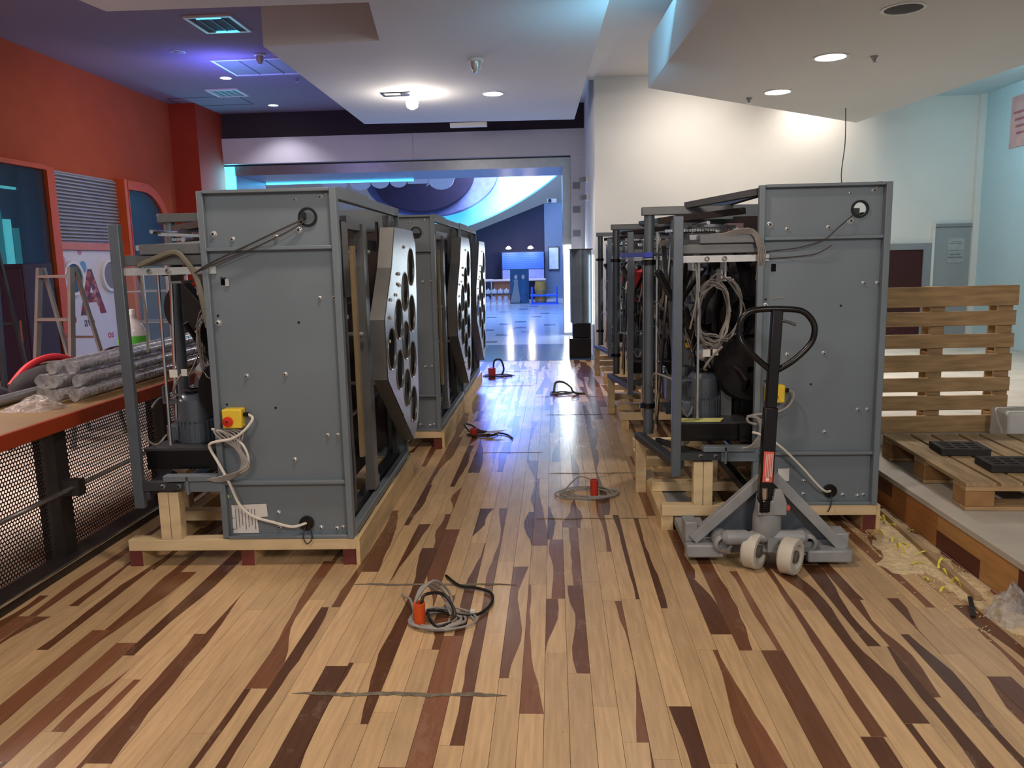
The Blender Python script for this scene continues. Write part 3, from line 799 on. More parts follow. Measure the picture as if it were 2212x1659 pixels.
    for h in hs:
        cx = sum(p[0] for p in h) / 20; cz = sum(p[1] for p in h) / 20
        B().lathe((0.75 - 0.007 + 0.018 * (cz - 1), cx + DY, cz), [(0.117, 0.008), (0.124, 0.011), (0.126, 0.006), (0.117, 0.0)], 20, 'x', ring=True).build('hole_collar', 'deck_metal', pl)
    rv = B()
    for (a, b) in ((0.80, 1.42), (0.84, 1.42), (0.80, 1.36), (0.85, 1.35), (0.52, 1.18), (0.55, 1.28), (0.48, 1.05), (1.05, 1.58), (0.72, 1.30), (1.2, 0.45), (0.9, 0.55)):
        rv.lathe((0.752 + 0.018 * (b - 1), a + DY, b), [(0.011, 0), (0.008, 0.006), (0.002, 0.008)], 8, 'x')
    rv.build('rivets', 'zinc', pl)
    # --- interior: black curtain, elevator wheel, shafts, belts
    B().box(0.17, 0.19, 0.06, ML - 0.06, 0.25, 1.50).box(0.19, 0.50, 0.70, 1.40, 0.25, 0.32).build('pit_curtain', 'black_cloth', e)
    B().box(0.20, 0.55, 1.48, 1.54, 0.25, 1.75).build('inner_wall', 'brown_dark', e)
    wr = B()
    for rr, xx in ((0.60, 0.10), (0.60, -0.02), (0.46, 0.04)):
        wr.tube([(xx, 0.85 + rr * math.cos(2 * math.pi * i / 32), 0.95 + rr * math.sin(2 * math.pi * i / 32)) for i in range(32)], 0.022, 6, closed=True)
    wr.build('elevator_wheel', MD, e)
    for i in range(12):
        a = 2 * math.pi * i / 12
        B().bar((-0.03, 0.85 + 0.55 * math.cos(a), 0.95 + 0.55 * math.sin(a)), (0.12, 0.85 + 0.62 * math.cos(a + 0.1), 0.95 + 0.62 * math.sin(a + 0.1)), 0.03, 0.09).build('pin_pocket', 'black_metal', e)
    sh = B()
    for (x, z, r) in ((-0.10, 1.62, .012), (-0.20, 1.58, .012), (0.45, 1.60, .014), (0.45, 1.25, .012), (0.5, 0.62, .014), (-0.1, 0.45, .014), (0.40, 0.40, .016), (-0.25, 1.66, .010)):
        sh.cyl((x, 0.05, z), (x, ML - 0.05, z), r, 8)
    sh.build('shafts', 'steel', e)
    cr = B()
    for (y, z) in ((0.28, 1.22), (0.5, 1.52), (0.62, 1.10), (0.25, 0.9), (0.9, 1.55), (1.1, 0.75)):
        cr.cyl((0.18, y, z), (0.62, y, z), 0.012, 8)
    cr.build('cross_rods', 'zinc', e)
    # head mechanism on the upper left
    B().box(-0.36, 0.0, 0.62, 0.66, 1.48, 1.70).build('head_plate', MD, e)
    B().box(-0.30, 0.02, 0.30, 0.33, 1.52, 1.60).build('head_plate', MD, e)
    B().bar((-0.42, 0.70, 1.70), (0.02, 0.42, 1.735), 0.045, 0.035).build('chain_rail', 'brown_dark', e)
    ch = B()
    for i in range(26):
        t = i / 26; ch.box(-0.40 + 0.40 * t, -0.388 + 0.40 * t, 0.60 - 0.01, 0.60 + 0.01, 1.63, 1.645)
    ch.build('chain', 'steel', e)
    B().box(-0.12, -0.03, 0.20, 0.30, 1.55, 1.66).build('relay_box', mat('relay_brown', '#6a5258', 0.5).name, e, 0.005)
    B().lathe((-0.07, 0.16, 1.60), [(0.032, 0.0), (0.032, 0.05), (0.014, 0.055), (0.014, 0.08)], 12, 'y').build('pulley', 'zinc', e)
    B().lathe((-0.22, 0.45, 1.58), [(0.06, -0.02), (0.06, 0.02)], 16, 'y').cyl((-0.22, 0.40, 1.58), (-0.22, 0.55, 1.58), 0.015, 8).build('pulley', 'steel', e)
    B().bar((-0.34, 0.08, 1.585), (-0.02, 0.08, 1.60), 0.03, 0.025).bar((-0.26, 0.14, 1.65), (-0.05, 0.22, 1.64), 0.02, 0.015).build('linkage', 'steel', e)
    # --- left outrigger: top bar, brace, posts, arms
    B().box(-0.525, 0.02, 0.70, 0.75, 1.735, 1.785).build('top_bar', MR, e, 0.005)
    B().bar((-0.25, 0.72, 1.79), (0.01, 0.05, 1.81), 0.045, 0.035).build('brace', MR, e)
    rp = B().cyl((-0.475, 0.745, 0.385), (-0.475, 0.745, 1.735), 0.032, 16).build('round_post', 'motor_grey', e)
    for z in (0.55, 1.44):
        B().lathe((-0.475, 0.745, z), [(0.033, 0), (0.042, 0.0), (0.042, 0.03), (0.033, 0.03)], 14).box(-0.53, -0.50, 0.715, 0.745, z, z + 0.028).build('post_clamp', 'black_metal', rp)
    B().box(-0.435, -0.385, 0.0, 0.035, 0.305, 1.695).build('flat_post', 'motor_grey', e, 0.003)
    B().bar((-0.53, 0.79, 0.362), (-0.39, 0.02, 0.362), 0.06, 0.04).build('foot_bar', MD, e, 0.004)
    B().box(-0.385, 0.02, 0.03, 0.07, 1.50, 1.55).box(-0.30, 0.02, 0.01, 0.08, 1.551, 1.60).build('upper_arm', MR, e, 0.004)
    a1 = B().box(-0.385, 0.06, 0.02, 0.06, 1.455, 1.49).build('arm_strap', 'zinc', e)
    for x in (-0.26, -0.17):
        B().lathe((x, 0.02, 1.473), [(0.014, 0), (0.014, -0.006), (0.008, -0.014)], 10, 'y').build('bolt', 'zinc', a1)
    a2 = B().box(-0.385, -0.17, 0.0, 0.05, 0.395, 0.435).build('lower_arm', MD, e)
    for x in (-0.28, -0.20):
        B().lathe((x, 0.0, 0.418), [(0.012, 0), (0.012, -0.006), (0.008, -0.014)], 10, 'y').build('bolt', 'zinc', a2)
    B().box(-0.17, 0.02, -0.005, 0.05, 0.39, 0.44).box(-0.155, -0.145, -0.02, 0.05, 0.38, 0.47).build('lower_bracket', MG, e)
    B().box(-0.27, 0.0, -0.02, 0.03, 0.445, 0.475).build('cable_trunk', MG, e, 0.003)
    # motor tray and vertical motor
    B().prism([(-0.41, 0.10), (0.0, 0.10), (0.0, 0.62), (-0.33, 0.62)], lambda a, b, d: (a, b, 0.575 + d), 0.012).build('motor_tray', MD, e)
    B().box(-0.40, -0.06, 0.10, 0.114, 0.48, 0.575).box(-0.06, 0.0, 0.06, 0.114, 0.48, 0.575).build('tray_skirt', 'black_metal', e)
    mt = B().lathe((-0.22, 0.30, 0.587), [(0.095, 0), (0.095, 0.10), (0.085, 0.105), (0.085, 0.22), (0.065, 0.245), (0.03, 0.25)], 24).build('drive_motor', 'motor_grey', e)
    fn = B()
    for i in range(24):
        a = 2 * math.pi * i / 24
        fn.bar((-0.22 + 0.092 * math.cos(a), 0.30 + 0.092 * math.sin(a), 0.59), (-0.22 + 0.092 * math.cos(a), 0.30 + 0.092 * math.sin(a), 0.70), 0.008, 0.014, up=(math.cos(a), math.sin(a), 0))
    fn.build('cooling_fin', 'motor_grey', mt)
    B().box(-0.345, -0.285, 0.22, 0.32, 0.60, 0.68).build('terminal_box', 'motor_grey', mt, 0.006)
    B().lathe((-0.22, 0.30, 0.84), [(0.05, 0), (0.055, 0.012), (0.03, 0.02)], 16).build('fan_cap', 'black_metal', mt)
    B().box(-0.12, -0.06, 0.28, 0.33, 0.587, 0.80).build('motor_bracket', MR, e)
    m2 = B().lathe((-0.20, 1.05, 0.50), [(0.09, 0), (0.09, 0.2), (0.07, 0.26), (0.03, 0.27)], 16).build('drive_motor', 'motor_grey', e)
    B().box(-0.34, -0.05, 0.92, 1.2, 0.47, 0.50).build('motor_tray', MD, e)
    B().box(-0.37, -0.30, 0.70, 0.80, 0.60, 0.75).box(-0.37, -0.31, 0.86, 0.95, 0.62, 0.72).build('control_box', MR, e, 0.004)
    # rods, hoses and slanting stays among the guts
    st_ = B()
    for (p, q, r) in (((-0.36, 0.35, 0.45), (-0.34, 0.42, 1.50), .010), ((-0.28, 0.12, 0.60), (-0.28, 0.14, 1.46), .008), ((-0.40, 0.95, 0.4), (-0.33, 0.80, 1.62), .012), ((-0.36, 1.25, 0.3), (-0.36, 1.25, 1.65), .014), ((-0.42, 1.45, 0.35), (-0.42, 1.45, 1.6), .02)):
        st_.cyl(p, q, r, 8)
    st_.build('stay_rod', 'steel', e)
    dg = B()
    for (p, q) in (((-0.42, 0.76, 1.40), (-0.10, 1.05, 0.85)), ((-0.33, 0.90, 1.25), (-0.33, 0.45, 0.60)), ((-0.30, 1.4, 1.55), (-0.30, 0.9, 0.95)), ((-0.40, 0.90, 0.30), (-0.10, 0.50, 0.28))):
        dg.bar(p, q, 0.03, 0.035)
    dg.build('diagonal_stay', MD, e)
    hb = B()
    q = random.Random(3)
    for i in range(7):
        y0 = q.uniform(0.15, 1.3); z0 = q.uniform(1.1, 1.5)
        hb.tube(smooth_path([(-0.05 - q.random() * .25, y0, z0), (-0.1 - q.random() * .2, y0 + q.uniform(-.2, .2), z0 - 0.3), (-0.2 * q.random(), y0 + q.uniform(-.3, .3), z0 - 0.5), (-0.1, y0 + q.uniform(-.2, .2), 0.55)], 5), 0.016, 6)
    hb.build('black_hose', 'cable_black', e)
    dr = B().lathe((0.02, 0.18, 0.86), [(0.02, 0), (0.17, 0.01), (0.19, 0.10), (0.17, 0.2), (0.02, 0.22)], 20, 'y').lathe((-0.02, 0.20, 1.15), [(0.10, 0), (0.11, 0.1), (0.05, 0.14)], 16, 'y')
    dr.build('belt_drum', 'black_cloth', e)
    # clutter of brackets, pulleys and thin wires in the works
    qc = random.Random(17)
    for k in range(16):
        x = qc.uniform(-0.36, -0.04); y = qc.uniform(0.25, 1.5); z = qc.uniform(0.42, 1.5); a, b, c = qc.uniform(.015, .05), qc.uniform(.02, .07), qc.uniform(.02, .07)
        B().box(x - a, x + a, y - b, y + b, z - c, z - c + 0.012).box(x - a, x - a + 0.01, y - b, y + b, z - c + 0.012, z + c).build('bracket', qc.choice((MR, MD, 'motor_grey', 'zinc')), e)
    for k in range(9):
        x = qc.uniform(-0.36, -0.05); y = qc.uniform(0.2, 1.4); z = qc.uniform(0.45, 1.5); r = qc.uniform(.025, .06)
        B().lathe((x, y, z), [(r * .3, -0.025), (r, -0.02), (r * .85, -0.008), (r * .85, 0.008), (r, 0.02), (r * .3, 0.025)], 14, 'y').build('pulley', qc.choice(('steel', MR, 'zinc')), e)
    for k in range(10):
        x = qc.uniform(-0.36, -0.08); y = qc.uniform(0.15, 1.3); z = qc.uniform(1.0, 1.5)
        B().tube(smooth_path([(x, y, z), (x + qc.uniform(-.08, .08), y + .05, z - .2), (x + qc.uniform(-.1, .1), y + qc.uniform(-.1, .15), z - .35), (x + qc.uniform(-.08, .08), y + .1, z - .2), (x, y + .2, z - 0.5)], 4), 0.004, 4).build('thin_wire', qc.choice(('cable_grey', 'cable_dark', 'cable_white')), e)
    # hank of pale cable hung from the upper arm
    B().tube(coil((-0.20, 0.16, 1.17), 0.085, 0.17, 8, 0.0045, 5, 'y', 0.04), 0.0045, 5).tube(coil((-0.15, 0.18, 1.20), 0.12, 0.17, 4, 0.0045, 6, 'y', 0.04), 0.0045, 5).build('cable_hank', 'cable_grey', e)
    cb = B()
    for k in range(5):
        cb.tube(smooth_path([(-0.28, 0.03, 1.553 + 0.004 * k), (-0.06, 0.0 - 0.004 * k, 1.60 + 0.006 * k), (-0.01 + 0.008 * k, -0.008, 1.54), (0.0 + 0.008 * k, -0.004, 1.45), (0.0, 0.04, 1.36)], 5), 0.004, 5)
    cb.tube(smooth_path([(-0.32, 0.05, 1.51), (-0.3, 0.06, 1.30), (-0.33, 0.1, 1.1)], 4), 0.006, 5)
    cb.tube(smooth_path([(-0.15, 0.12, 1.0), (-0.2, 0.12, 0.95), (-0.24, 0.15, 0.88), (-0.22, 0.2, 0.86)], 4), 0.007, 5)
    cb.tube(smooth_path([(-0.40, 0.04, 0.72), (-0.34, 0.10, 0.62), (-0.30, 0.16, 0.66)], 4), 0.006, 5)
    cb.tube(smooth_path([(-0.385, 0.2, 0.80), (-0.47, 0.5, 0.80), (-0.46, 0.66, 0.7)], 4), 0.006, 5)
    cb.build('cable_run', 'cable_grey', e)
    B().box(-0.255, -0.215, 0.118, 0.122, 0.945, 0.985).box(-0.20, -0.17, 0.13, 0.134, 0.95, 0.985).build('cable_tag', 'paper', e)
    # hold-down strap with red bag hanging inside
    B().lathe((0.30, 0.16, 1.74), [(0.02, -0.07), (0.09, -0.05), (0.10, 0.0), (0.06, 0.05), (0.01, 0.06)], 14).build('red_hood', mat('magenta', '#c8305a', 0.5).name, e)
    # emergency stop box
    es = B().box(0.055, 0.150, -0.034, 0.028, 0.712, 0.806).build('stop_box', 'estop_yellow', e, 0.006)
    B().lathe((0.086, -0.035, 0.748), [(0.022, 0), (0.025, -0.006), (0.023, -0.018), (0.006, -0.021)], 18, 'y').build('stop_button', 'estop_red', es)
    B().cyl((0.150, 0.0, 0.775), (0.176, 0.0, 0.775), 0.011, 10).cyl((0.09, 0.0, 0.712), (0.09, 0.0, 0.680), 0.007, 8).build('gland', 'black_metal', es)
    return e

LAB = [
 ((-1.665, 3.77), 1.0, 'nearest grey pinsetting machine in the left row, its flat side panel facing the viewer'),
 ((-1.575, 6.27), 0, 'second grey pinsetting machine of the left row, partly hidden behind the nearest'),
 ((-1.575, 8.02), 0, 'farthest grey pinsetting machine of the left row, its pin plate nearest the blue hall'),
 ((1.062, 4.28), 0, 'nearest grey pinsetting machine in the right row, behind the pallet truck'),
 ((1.062, 6.90), 0, 'middle grey pinsetting machine of the right row, seen by its posts and cables'),
 ((1.062, 9.45), 0, 'farthest grey pinsetting machine of the right row, next to the black cabinet'),
]
proto = build_machine()
machines = []
for i, ((x, y), rz, lab) in enumerate(LAB):
    o = proto if i == 0 else copy_tree(proto)
    o.location = (x, y, 0.0); o.rotation_euler = (0, 0, R(rz))
    tag(o, lab, 'pinsetter machine', 'pinsetting machines')
    machines.append(o)
m1, mR = machines[0], machines[3]
for c_ in m1.children:
    if c_.name.startswith('cable_run'): c_.location = (-0.05, 0.07, -0.03)
    if c_.name.startswith('cable_hank'): c_.location = (0.045, 0.05, -0.02); c_.scale = (0.62, 1, 0.95)
for m_ in machines[4:]: B().lathe((-0.25, 0.90, 1.22), [(0.02, -0.16), (0.06, -0.13), (0.07, 0.12), (0.02, 0.16)], 12).build('red_hood', 'yarn_red', m_)

# --- cables, notes and labels particular to the two nearest machines
def rope(name, pts, r, m, parent, k=5, n=6): return B().tube(smooth_path(pts, k), r, n).build(name, m, parent)
# left machine
rope('stop_cable', [(0.172, 0.0, 0.775), (0.200, -0.02, 0.755), (0.16, -0.05, 0.70), (0.10, -0.05, 0.665), (0.04, -0.05, 0.655), (-0.01, -0.04, 0.64), (-0.015, -0.03, 0.61), (0.02, -0.04, 0.55), (0.07, -0.04, 0.44), (0.11, -0.035, 0.33), (0.17, -0.03, 0.27), (0.27, -0.025, 0.235), (0.36, -0.02, 0.21), (0.42, 0.015, 0.217)], 0.007, 'cable_white', m1)
for k in range(7):
    d = 0.020 * k
    rope('cable_loop', [(-0.10, 0.0, 0.47 - 0.004 * k), (0.0, -0.03, 0.448 + 0.003 * k), (0.10 + d * 0.3, -0.05 - 0.004 * k, 0.475 + d * 0.3), (0.145 + d * 0.25, -0.055, 0.55), (0.115 + d * 0.2, -0.05, 0.62), (0.03 + d, -0.04, 0.675 + d * 0.2), (-0.02, 0.03, 0.70)], 0.004, 'cable_grey', m1)
rope('cable_loop', [(-0.02, 0.02, 0.70), (0.08, -0.03, 0.685), (0.15, -0.05, 0.64), (0.175, -0.05, 0.58), (0.165, -0.04, 0.52), (0.12, -0.03, 0.49)], 0.006, 'cable_white', m1)
rope('head_wire', [(0.50, 0.01, 1.70), (0.40, -0.015, 1.655), (0.25, -0.018, 1.59), (0.13, -0.018, 1.54), (0.02, -0.015, 1.49), (-0.03, -0.01, 1.46)], 0.004, 'cable_dark', m1)
rope('head_wire', [(0.505, 0.01, 1.69), (0.42, -0.012, 1.64), (0.27, -0.016, 1.575), (0.12, -0.016, 1.52), (-0.02, -0.01, 1.465)], 0.003, 'cable_dark', m1)
rope('gland_wire', [(0.42, 0.0, 0.20), (0.41, -0.02, 0.16), (0.43, -0.03, 0.125), (0.455, -0.02, 0.15), (0.44, 0.0, 0.205)], 0.003, 'cable_black', m1)
rope('arm_cable', [(-0.30, 0.0, 1.50), (-0.13, -0.01, 1.56), (-0.07, -0.01, 1.52), (-0.03, 0.0, 1.44), (-0.01, 0.0, 1.34), (0.0, 0.02, 1.2)], 0.013, mat('conduit_beige', '#6f6b60', 0.5).name, m1)
sh1 = B().prism([(0.045, 0.165), (0.175, 0.165), (0.170, 0.245), (0.225, 0.25), (0.222, 0.315), (0.045, 0.310)], lambda a, b, d: (a, 0.024 + d, b), 0.002).build('paper_sheet', 'paper', m1)
for k in range(7): B().box(0.062 + k * 0.016, 0.066 + k * 0.016, 0.0225, 0.0245, 0.185 + (k % 3) * .01, 0.29).build('print_line', 'print_grey', sh1)
B().cyl((0.027, 0.03, 0.355), (0.027, 0.026, 0.355), 0.010, 12).build('round_sticker', 'paper_yellow', m1)
B().cyl((0.044, 0.03, 0.356), (0.044, 0.026, 0.356), 0.008, 12).build('round_sticker', mat('sticker_teal', '#5a9a8a', 0.6).name, m1)
B().box(0.10, 0.118, 0.02, 0.03, 1.395, 1.43).build('latch', 'zinc', m1)
# right machine
rope('stop_cable', [(0.172, 0.0, 0.775), (0.200, -0.02, 0.755), (0.165, -0.05, 0.70), (0.10, -0.05, 0.665), (0.0, -0.05, 0.655), (-0.045, -0.045, 0.64), (-0.04, -0.045, 0.615), (0.0, -0.045, 0.60)], 0.007, 'cable_grey', mR)
for k in range(5):
    rope('cable_loop', [(-0.05 + .004 * k, -0.05, 0.645), (-0.01 + .006 * k, -0.055, 0.648 - .004 * k), (0.02 + .008 * k, -0.05, 0.59), (0.01 + .008 * k, -0.045, 0.53), (-0.03 + 0.01 * k, -0.03, 0.475), (-0.10, -0.0, 0.46)], 0.006, 'cable_grey', mR)
rope('power_cable', [(-0.02, -0.05, 0.56), (0.05, -0.05, 0.535), (0.14, -0.05, 0.47), (0.25, -0.04, 0.36), (0.33, -0.03, 0.27), (0.38, -0.02, 0.225), (0.42, 0.015, 0.215)], 0.007, 'cable_white', mR)
rope('head_wire', [(0.49, 0.01, 1.69), (0.40, -0.015, 1.62), (0.33, -0.018, 1.56), (0.20, -0.015, 1.52), (0.06, 0.015, 1.505), (-0.03, 0.02, 1.49)], 0.003, 'cable_dark', mR)
rope('head_wire', [(0.37, -0.01, 1.53), (0.30, 0.0, 1.49), (0.2, 0.015, 1.475), (0.0, 0.015, 1.465)], 0.0025, 'cable_dark', mR)
rope('gland_wire', [(0.42, 0.0, 0.20), (0.415, -0.02, 0.15), (0.40, -0.02, 0.11)], 0.003, 'cable_black', mR)
B().prism([(-0.385, 0.09), (-0.16, 0.09), (-0.13, 0.15), (-0.36, 0.155)], lambda a, b, d: (a, b, 0.589 + d + 0.12 * (b - 0.09)), 0.002).build('paper_note', 'paper_yellow', mR)
B().box(0.14, 0.20, 0.022, 0.025, 0.27, 0.34).build('paper_sheet', 'paper', mR)
B().cyl((0.025, 0.03, 0.335), (0.025, 0.026, 0.335), 0.009, 12).build('round_sticker', 'sleeve_orange', mR)
rope('marker_scratch', [(0.08, 0.029, 1.255), (0.11, 0.029, 1.262), (0.14, 0.029, 1.264)], 0.003, 'cable_grey', mR)
# glossy blue cable trunk on the post of the nearest right machine
B().bar((-0.485, 0.70, 1.50), (-0.53, 1.95, 1.50), 0.05, 0.03).build('blue_cable_duct', 'cable_blue', mR)
B().bar((-0.485, 0.70, 1.475), (-0.53, 1.97, 1.475), 0.05, 0.006).build('duct_lip', 'zinc', mR)

# ---- timber skids under each machine
def build_skid():
    e = empty('timber_skid', (0, 0, 0))
    for x in (-0.455, 0.115, 0.63):
        b = B().box(x - 0.033, x + 0.033, 0.01, ML + 0.02, 0.0, 0.082)
        b.bm.faces.ensure_lookup_table()
        for f in b.bm.faces:
            if all(abs(v.co.y - 0.01) < 1e-5 for v in f.verts): f.material_index = 1
        b.build('runner', ['pine_y', 'runner_end'], e)
    for y in (0.0, 0.47, 1.05, 1.62):
        B().box(-0.485, 0.665, y, y + 0.075, 0.083, 0.141).build('cross_beam', 'pine', e, 0.003)
    B().box(-0.315, -0.265, 0.005, 0.07, 0.142, 0.383).build('support_post', 'pine', e, 0.002)
    B().box(-0.262, -0.212, 0.005, 0.07, 0.142, 0.383).build('support_post', 'pine', e, 0.002)
    B().box(-0.555, -0.490, 0.72, 0.79, 0.0, 0.340).build('support_post', 'pine', e, 0.002)
    B().box(-0.14, -0.09, 0.48, 0.53, 0.142, 0.36).build('support_post', 'pine', e, 0.002)
    B().box(0.665, 0.685, 0.0, ML + 0.02, 0.0, 0.14).build('side_board', 'pine_y', e, 0.002)
    return e
sk0 = build_skid()
for i, ((x, y), rz, lab) in enumerate(LAB):
    o = sk0 if i == 0 else copy_tree(sk0)
    o.location = (x, y, 0.0); o.rotation_euler = (0, 0, R(rz))
    w_ = ('nearest machine of the left row', 'second machine of the left row', 'farthest machine of the left row', 'nearest machine of the right row, behind the pallet truck', 'middle machine of the right row', 'farthest machine of the right row')[i]
    if i >= 3:
        for c_ in o.children:
            if c_.name.startswith('runner') and c_.data.vertices[0].co.x < -0.4:
                c_.material_slots[1].link = 'OBJECT'; c_.material_slots[1].material = MATS['pine_y']
    tag(o, 'pale timber skid carrying the ' + w_, 'skid', 'timber skids')
# ================================================================== PALLET TRUCK
pt = tag(empty('pallet_truck', (1.0, 3.80, 0)), 'grey hand pallet truck with tall black loop handle in front of the right machine', 'pallet truck')
def P(x, y, z): return (x - 1.0, y - 3.80, z)
for x in (0.715, 1.305):
    f = B()
    f.prism([(x - 0.07, 3.90), (x + 0.07, 3.90), (x + 0.07, 5.00), (x + 0.045, 5.06), (x - 0.045, 5.06), (x - 0.07, 5.00)], lambda a, b, d: P(a, b, 0.03 + d), 0.045)
    f.build('fork', 'truck_grey', pt, 0.004)
B().box(-0.36, 0.40, 0.06, 0.10, 0.03, 0.095).build('cross_member', 'truck_grey', pt, 0.004)
B().box(-0.37, -0.19, -0.02, 0.05, 0.035, 0.10).build('fork_heel', 'truck_grey', pt, 0.008)
B().box(0.20, 0.41, -0.06, 0.03, 0.025, 0.085).build('fork_heel', 'truck_grey', pt, 0.008)
B().box(-0.37, -0.31, 0.03, 0.15, 0.10, 0.20).build('side_plate', 'truck_grey', pt, 0.006)
B().box(0.35, 0.41, 0.0, 0.12, 0.085, 0.15).build('side_plate', 'truck_grey', pt, 0.006)
B().bar((-0.335, 0.03, 0.115), (0.0, 0.05, 0.415), 0.05, 0.045, up=(0, 1, 0)).build('strut', 'truck_grey', pt, 0.003)
B().bar((0.385, 0.0, 0.075), (0.05, 0.05, 0.43), 0.05, 0.045, up=(0, 1, 0)).build('strut', 'truck_grey', pt, 0.003)
B().prism([(-0.30, 0.11), (0.34, 0.09), (0.05, 0.40), (0.0, 0.40)], lambda a, b, d: (a, 0.075 + d, b), 0.006).build('gusset_sheet', 'motor_grey', pt)
B().lathe((0.01, -0.02, 0.15), [(0.062, 0), (0.068, 0.01), (0.066, 0.10), (0.058, 0.13), (0.05, 0.21)], 20).build('pump_body', 'truck_grey', pt)
B().prism([(-0.05, 0.27), (0.085, 0.27), (0.085, 0.33), (0.06, 0.395), (0.03, 0.395), (0.02, 0.34), (-0.05, 0.33)], lambda a, b, d: (a, -0.085 + d, b), 0.03).build('pump_yoke', 'truck_grey', pt, 0.004)
rk = B().lathe((-0.02, -0.06, 0.155), [(0.02, -0.19), (0.036, -0.17), (0.036, -0.08), (0.026, -0.06), (0.026, 0.06), (0.036, 0.08), (0.036, 0.19), (0.02, 0.21)], 14, 'x').build('rocker_shaft', 'truck_grey', pt)
for x in (-0.20, 0.20): B().lathe((x, 0.0, 0.12), [(0.028, -0.06), (0.045, -0.05), (0.045, 0.05), (0.028, 0.06)], 14, 'y').build('link_arm', 'truck_grey', pt)
B().box(-0.22, -0.16, -0.03, 0.04, 0.06, 0.13).build('link_lug', 'truck_grey', pt, 0.006); B().box(0.17, 0.23, -0.03, 0.04, 0.05, 0.12).build('link_lug', 'truck_grey', pt, 0.006)
sg = B().tube([(-0.018 + 0.024 * math.cos(a * 0.7), -0.075 + 0.024 * math.sin(a * 0.7), 0.285 + a * 0.0011) for a in range(0, 60)], 0.005, 5).build('spring', 'black_metal', pt)
B().cyl((-0.018, -0.075, 0.28), (-0.018, -0.075, 0.40), 0.013, 10).build('chain_rod', 'steel', pt)
B().lathe((0.085, -0.06, 0.30), [(0.015, 0), (0.018, 0.01), (0.012, 0.02)], 10, 'x').build('release_knob', 'sticker_red', pt)
# steering wheels
for (x, y) in ((0.095, -0.13), (-0.055, -0.055)):
    wh = B(); wh.lathe((0, 0, 0), [(0.060, -0.034), (0.082, -0.034), (0.088, -0.026), (0.088, 0.026), (0.082, 0.034), (0.060, 0.034), (0.054, 0.018), (0.028, 0.018), (0.028, -0.018), (0.054, -0.018)], 28, 'x', ring=True)
    o = wh.build('steer_wheel', 'wheel_nylon', pt); o.location = (x, y, 0.0885); o.rotation_euler = (0, 0, R(-38))
    B().lathe((0, 0, 0), [(0.012, -0.032), (0.03, -0.032), (0.03, 0.032), (0.012, 0.037)], 16, 'x').build('hub', 'hub', o)
B().cyl((-0.05, -0.035, 0.0885), (0.09, -0.10, 0.0885), 0.012, 10).box(0.0, 0.05, -0.09, -0.04, 0.09, 0.16).build('axle_block', 'truck_grey', pt)
# handle
B().bar((-0.012, -0.05, 0.33), (0.012, -0.02, 0.78), 0.062, 0.05, up=(0, 1, 0)).build('handle_shaft', 'black_metal', pt, 0.006)
B().bar((0.012, -0.02, 0.775), (0.038, 0.01, 1.235), 0.050, 0.042, up=(0, 1, 0)).build('handle_shaft', 'black_metal', pt, 0.006)
lp = [(0.02, -0.005, 0.945), (-0.05, -0.01, 1.005), (-0.118, -0.01, 1.075), (-0.135, 0.0, 1.12), (-0.132, 0.0, 1.18), (-0.10, 0.005, 1.225), (-0.03, 0.01, 1.238), (0.08, 0.01, 1.237), (0.155, 0.01, 1.225), (0.20, 0.005, 1.18), (0.210, 0.0, 1.13), (0.19, 0.0, 1.07), (0.11, -0.01, 0.995), (0.03, -0.005, 0.945)]
B().tube(smooth_path(lp, 4), 0.0145, 12).build('handle_loop', 'black_metal', pt)
B().tube(smooth_path([(0.045, 0.0, 1.185), (0.08, -0.02, 1.18), (0.115, -0.03, 1.165)], 4), 0.007, 8).build('release_lever', MATS['machine_dark'].name, pt)
st2 = B().bar((-0.007, -0.0735, 0.43), (0.0, -0.064, 0.575), 0.046, 0.002, up=(0, 1, 0)).build('sticker', 'sticker_red', pt)
for k in range(5): B().bar((-0.018 + k * 0.0075, -0.0745 + 0.0012 * 0, 0.455), (-0.012 + k * 0.0075, -0.0665, 0.565), 0.0025, 0.002, up=(0, 1, 0)).build('print_line', 'paper', st2)
B().cyl((-0.007, -0.0755, 0.443), (-0.007, -0.073, 0.443), 0.009, 12).build('print_mark', 'paper', st2)

# ================================================================== PALLETS
sp = tag(empty('wooden_pallet', (2.70, 5.75, 0.207)), 'worn wooden pallet standing upright on the platform behind the right machine', 'pallet')
zb = [(1.24, 1.10), (1.066, .964), (.908, .81), (.764, .643), (.60, .50), (.472, .367), (.328, .207)]
for k, (a, b) in enumerate(zb):
    o = B().box(-0.52, 0.515 + (0.0, -0.012, -0.016, -0.02, -0.024, -0.03, -0.03)[k], 0.0, 0.022, b - 0.207, a - 0.207 - 0.001).build('deck_board', 'pallet_wood', sp, 0.002)
    o.rotation_euler = (0, R(-0.25 + 0.1 * (k % 3)), 0)
for x in (-0.45, -0.02, 0.44):
    B().box(x - 0.05, x + 0.05, 0.024, 0.048, 0.0, 1.03).build('stringer', 'pallet_wood', sp, 0.002)
    for z in (0.0, 0.44, 0.90): B().box(x - 0.05, x + 0.05, 0.050, 0.135, z, z + 0.13).build('block', 'block_wood', sp, 0.003)
    B().box(x - 0.05, x + 0.05, 0.137, 0.157, 0.0, 1.03).build('bottom_board', 'pallet_wood', sp, 0.002)
fp = tag(empty('wooden_pallet', (2.03, 3.97, 0.207), R(-2.0)), 'wooden pallet lying flat on the platform with black mats on it', 'pallet')
x = 0.0
for k, wd in enumerate((0.145, 0.10, 0.145, 0.10, 0.145, 0.10, 0.145, 0.145)):
    B().box(x, x + wd, 0.0, 1.12, 0.122, 0.142).build('deck_board', 'pallet_wood_y', fp, 0.002); x += wd + 0.022
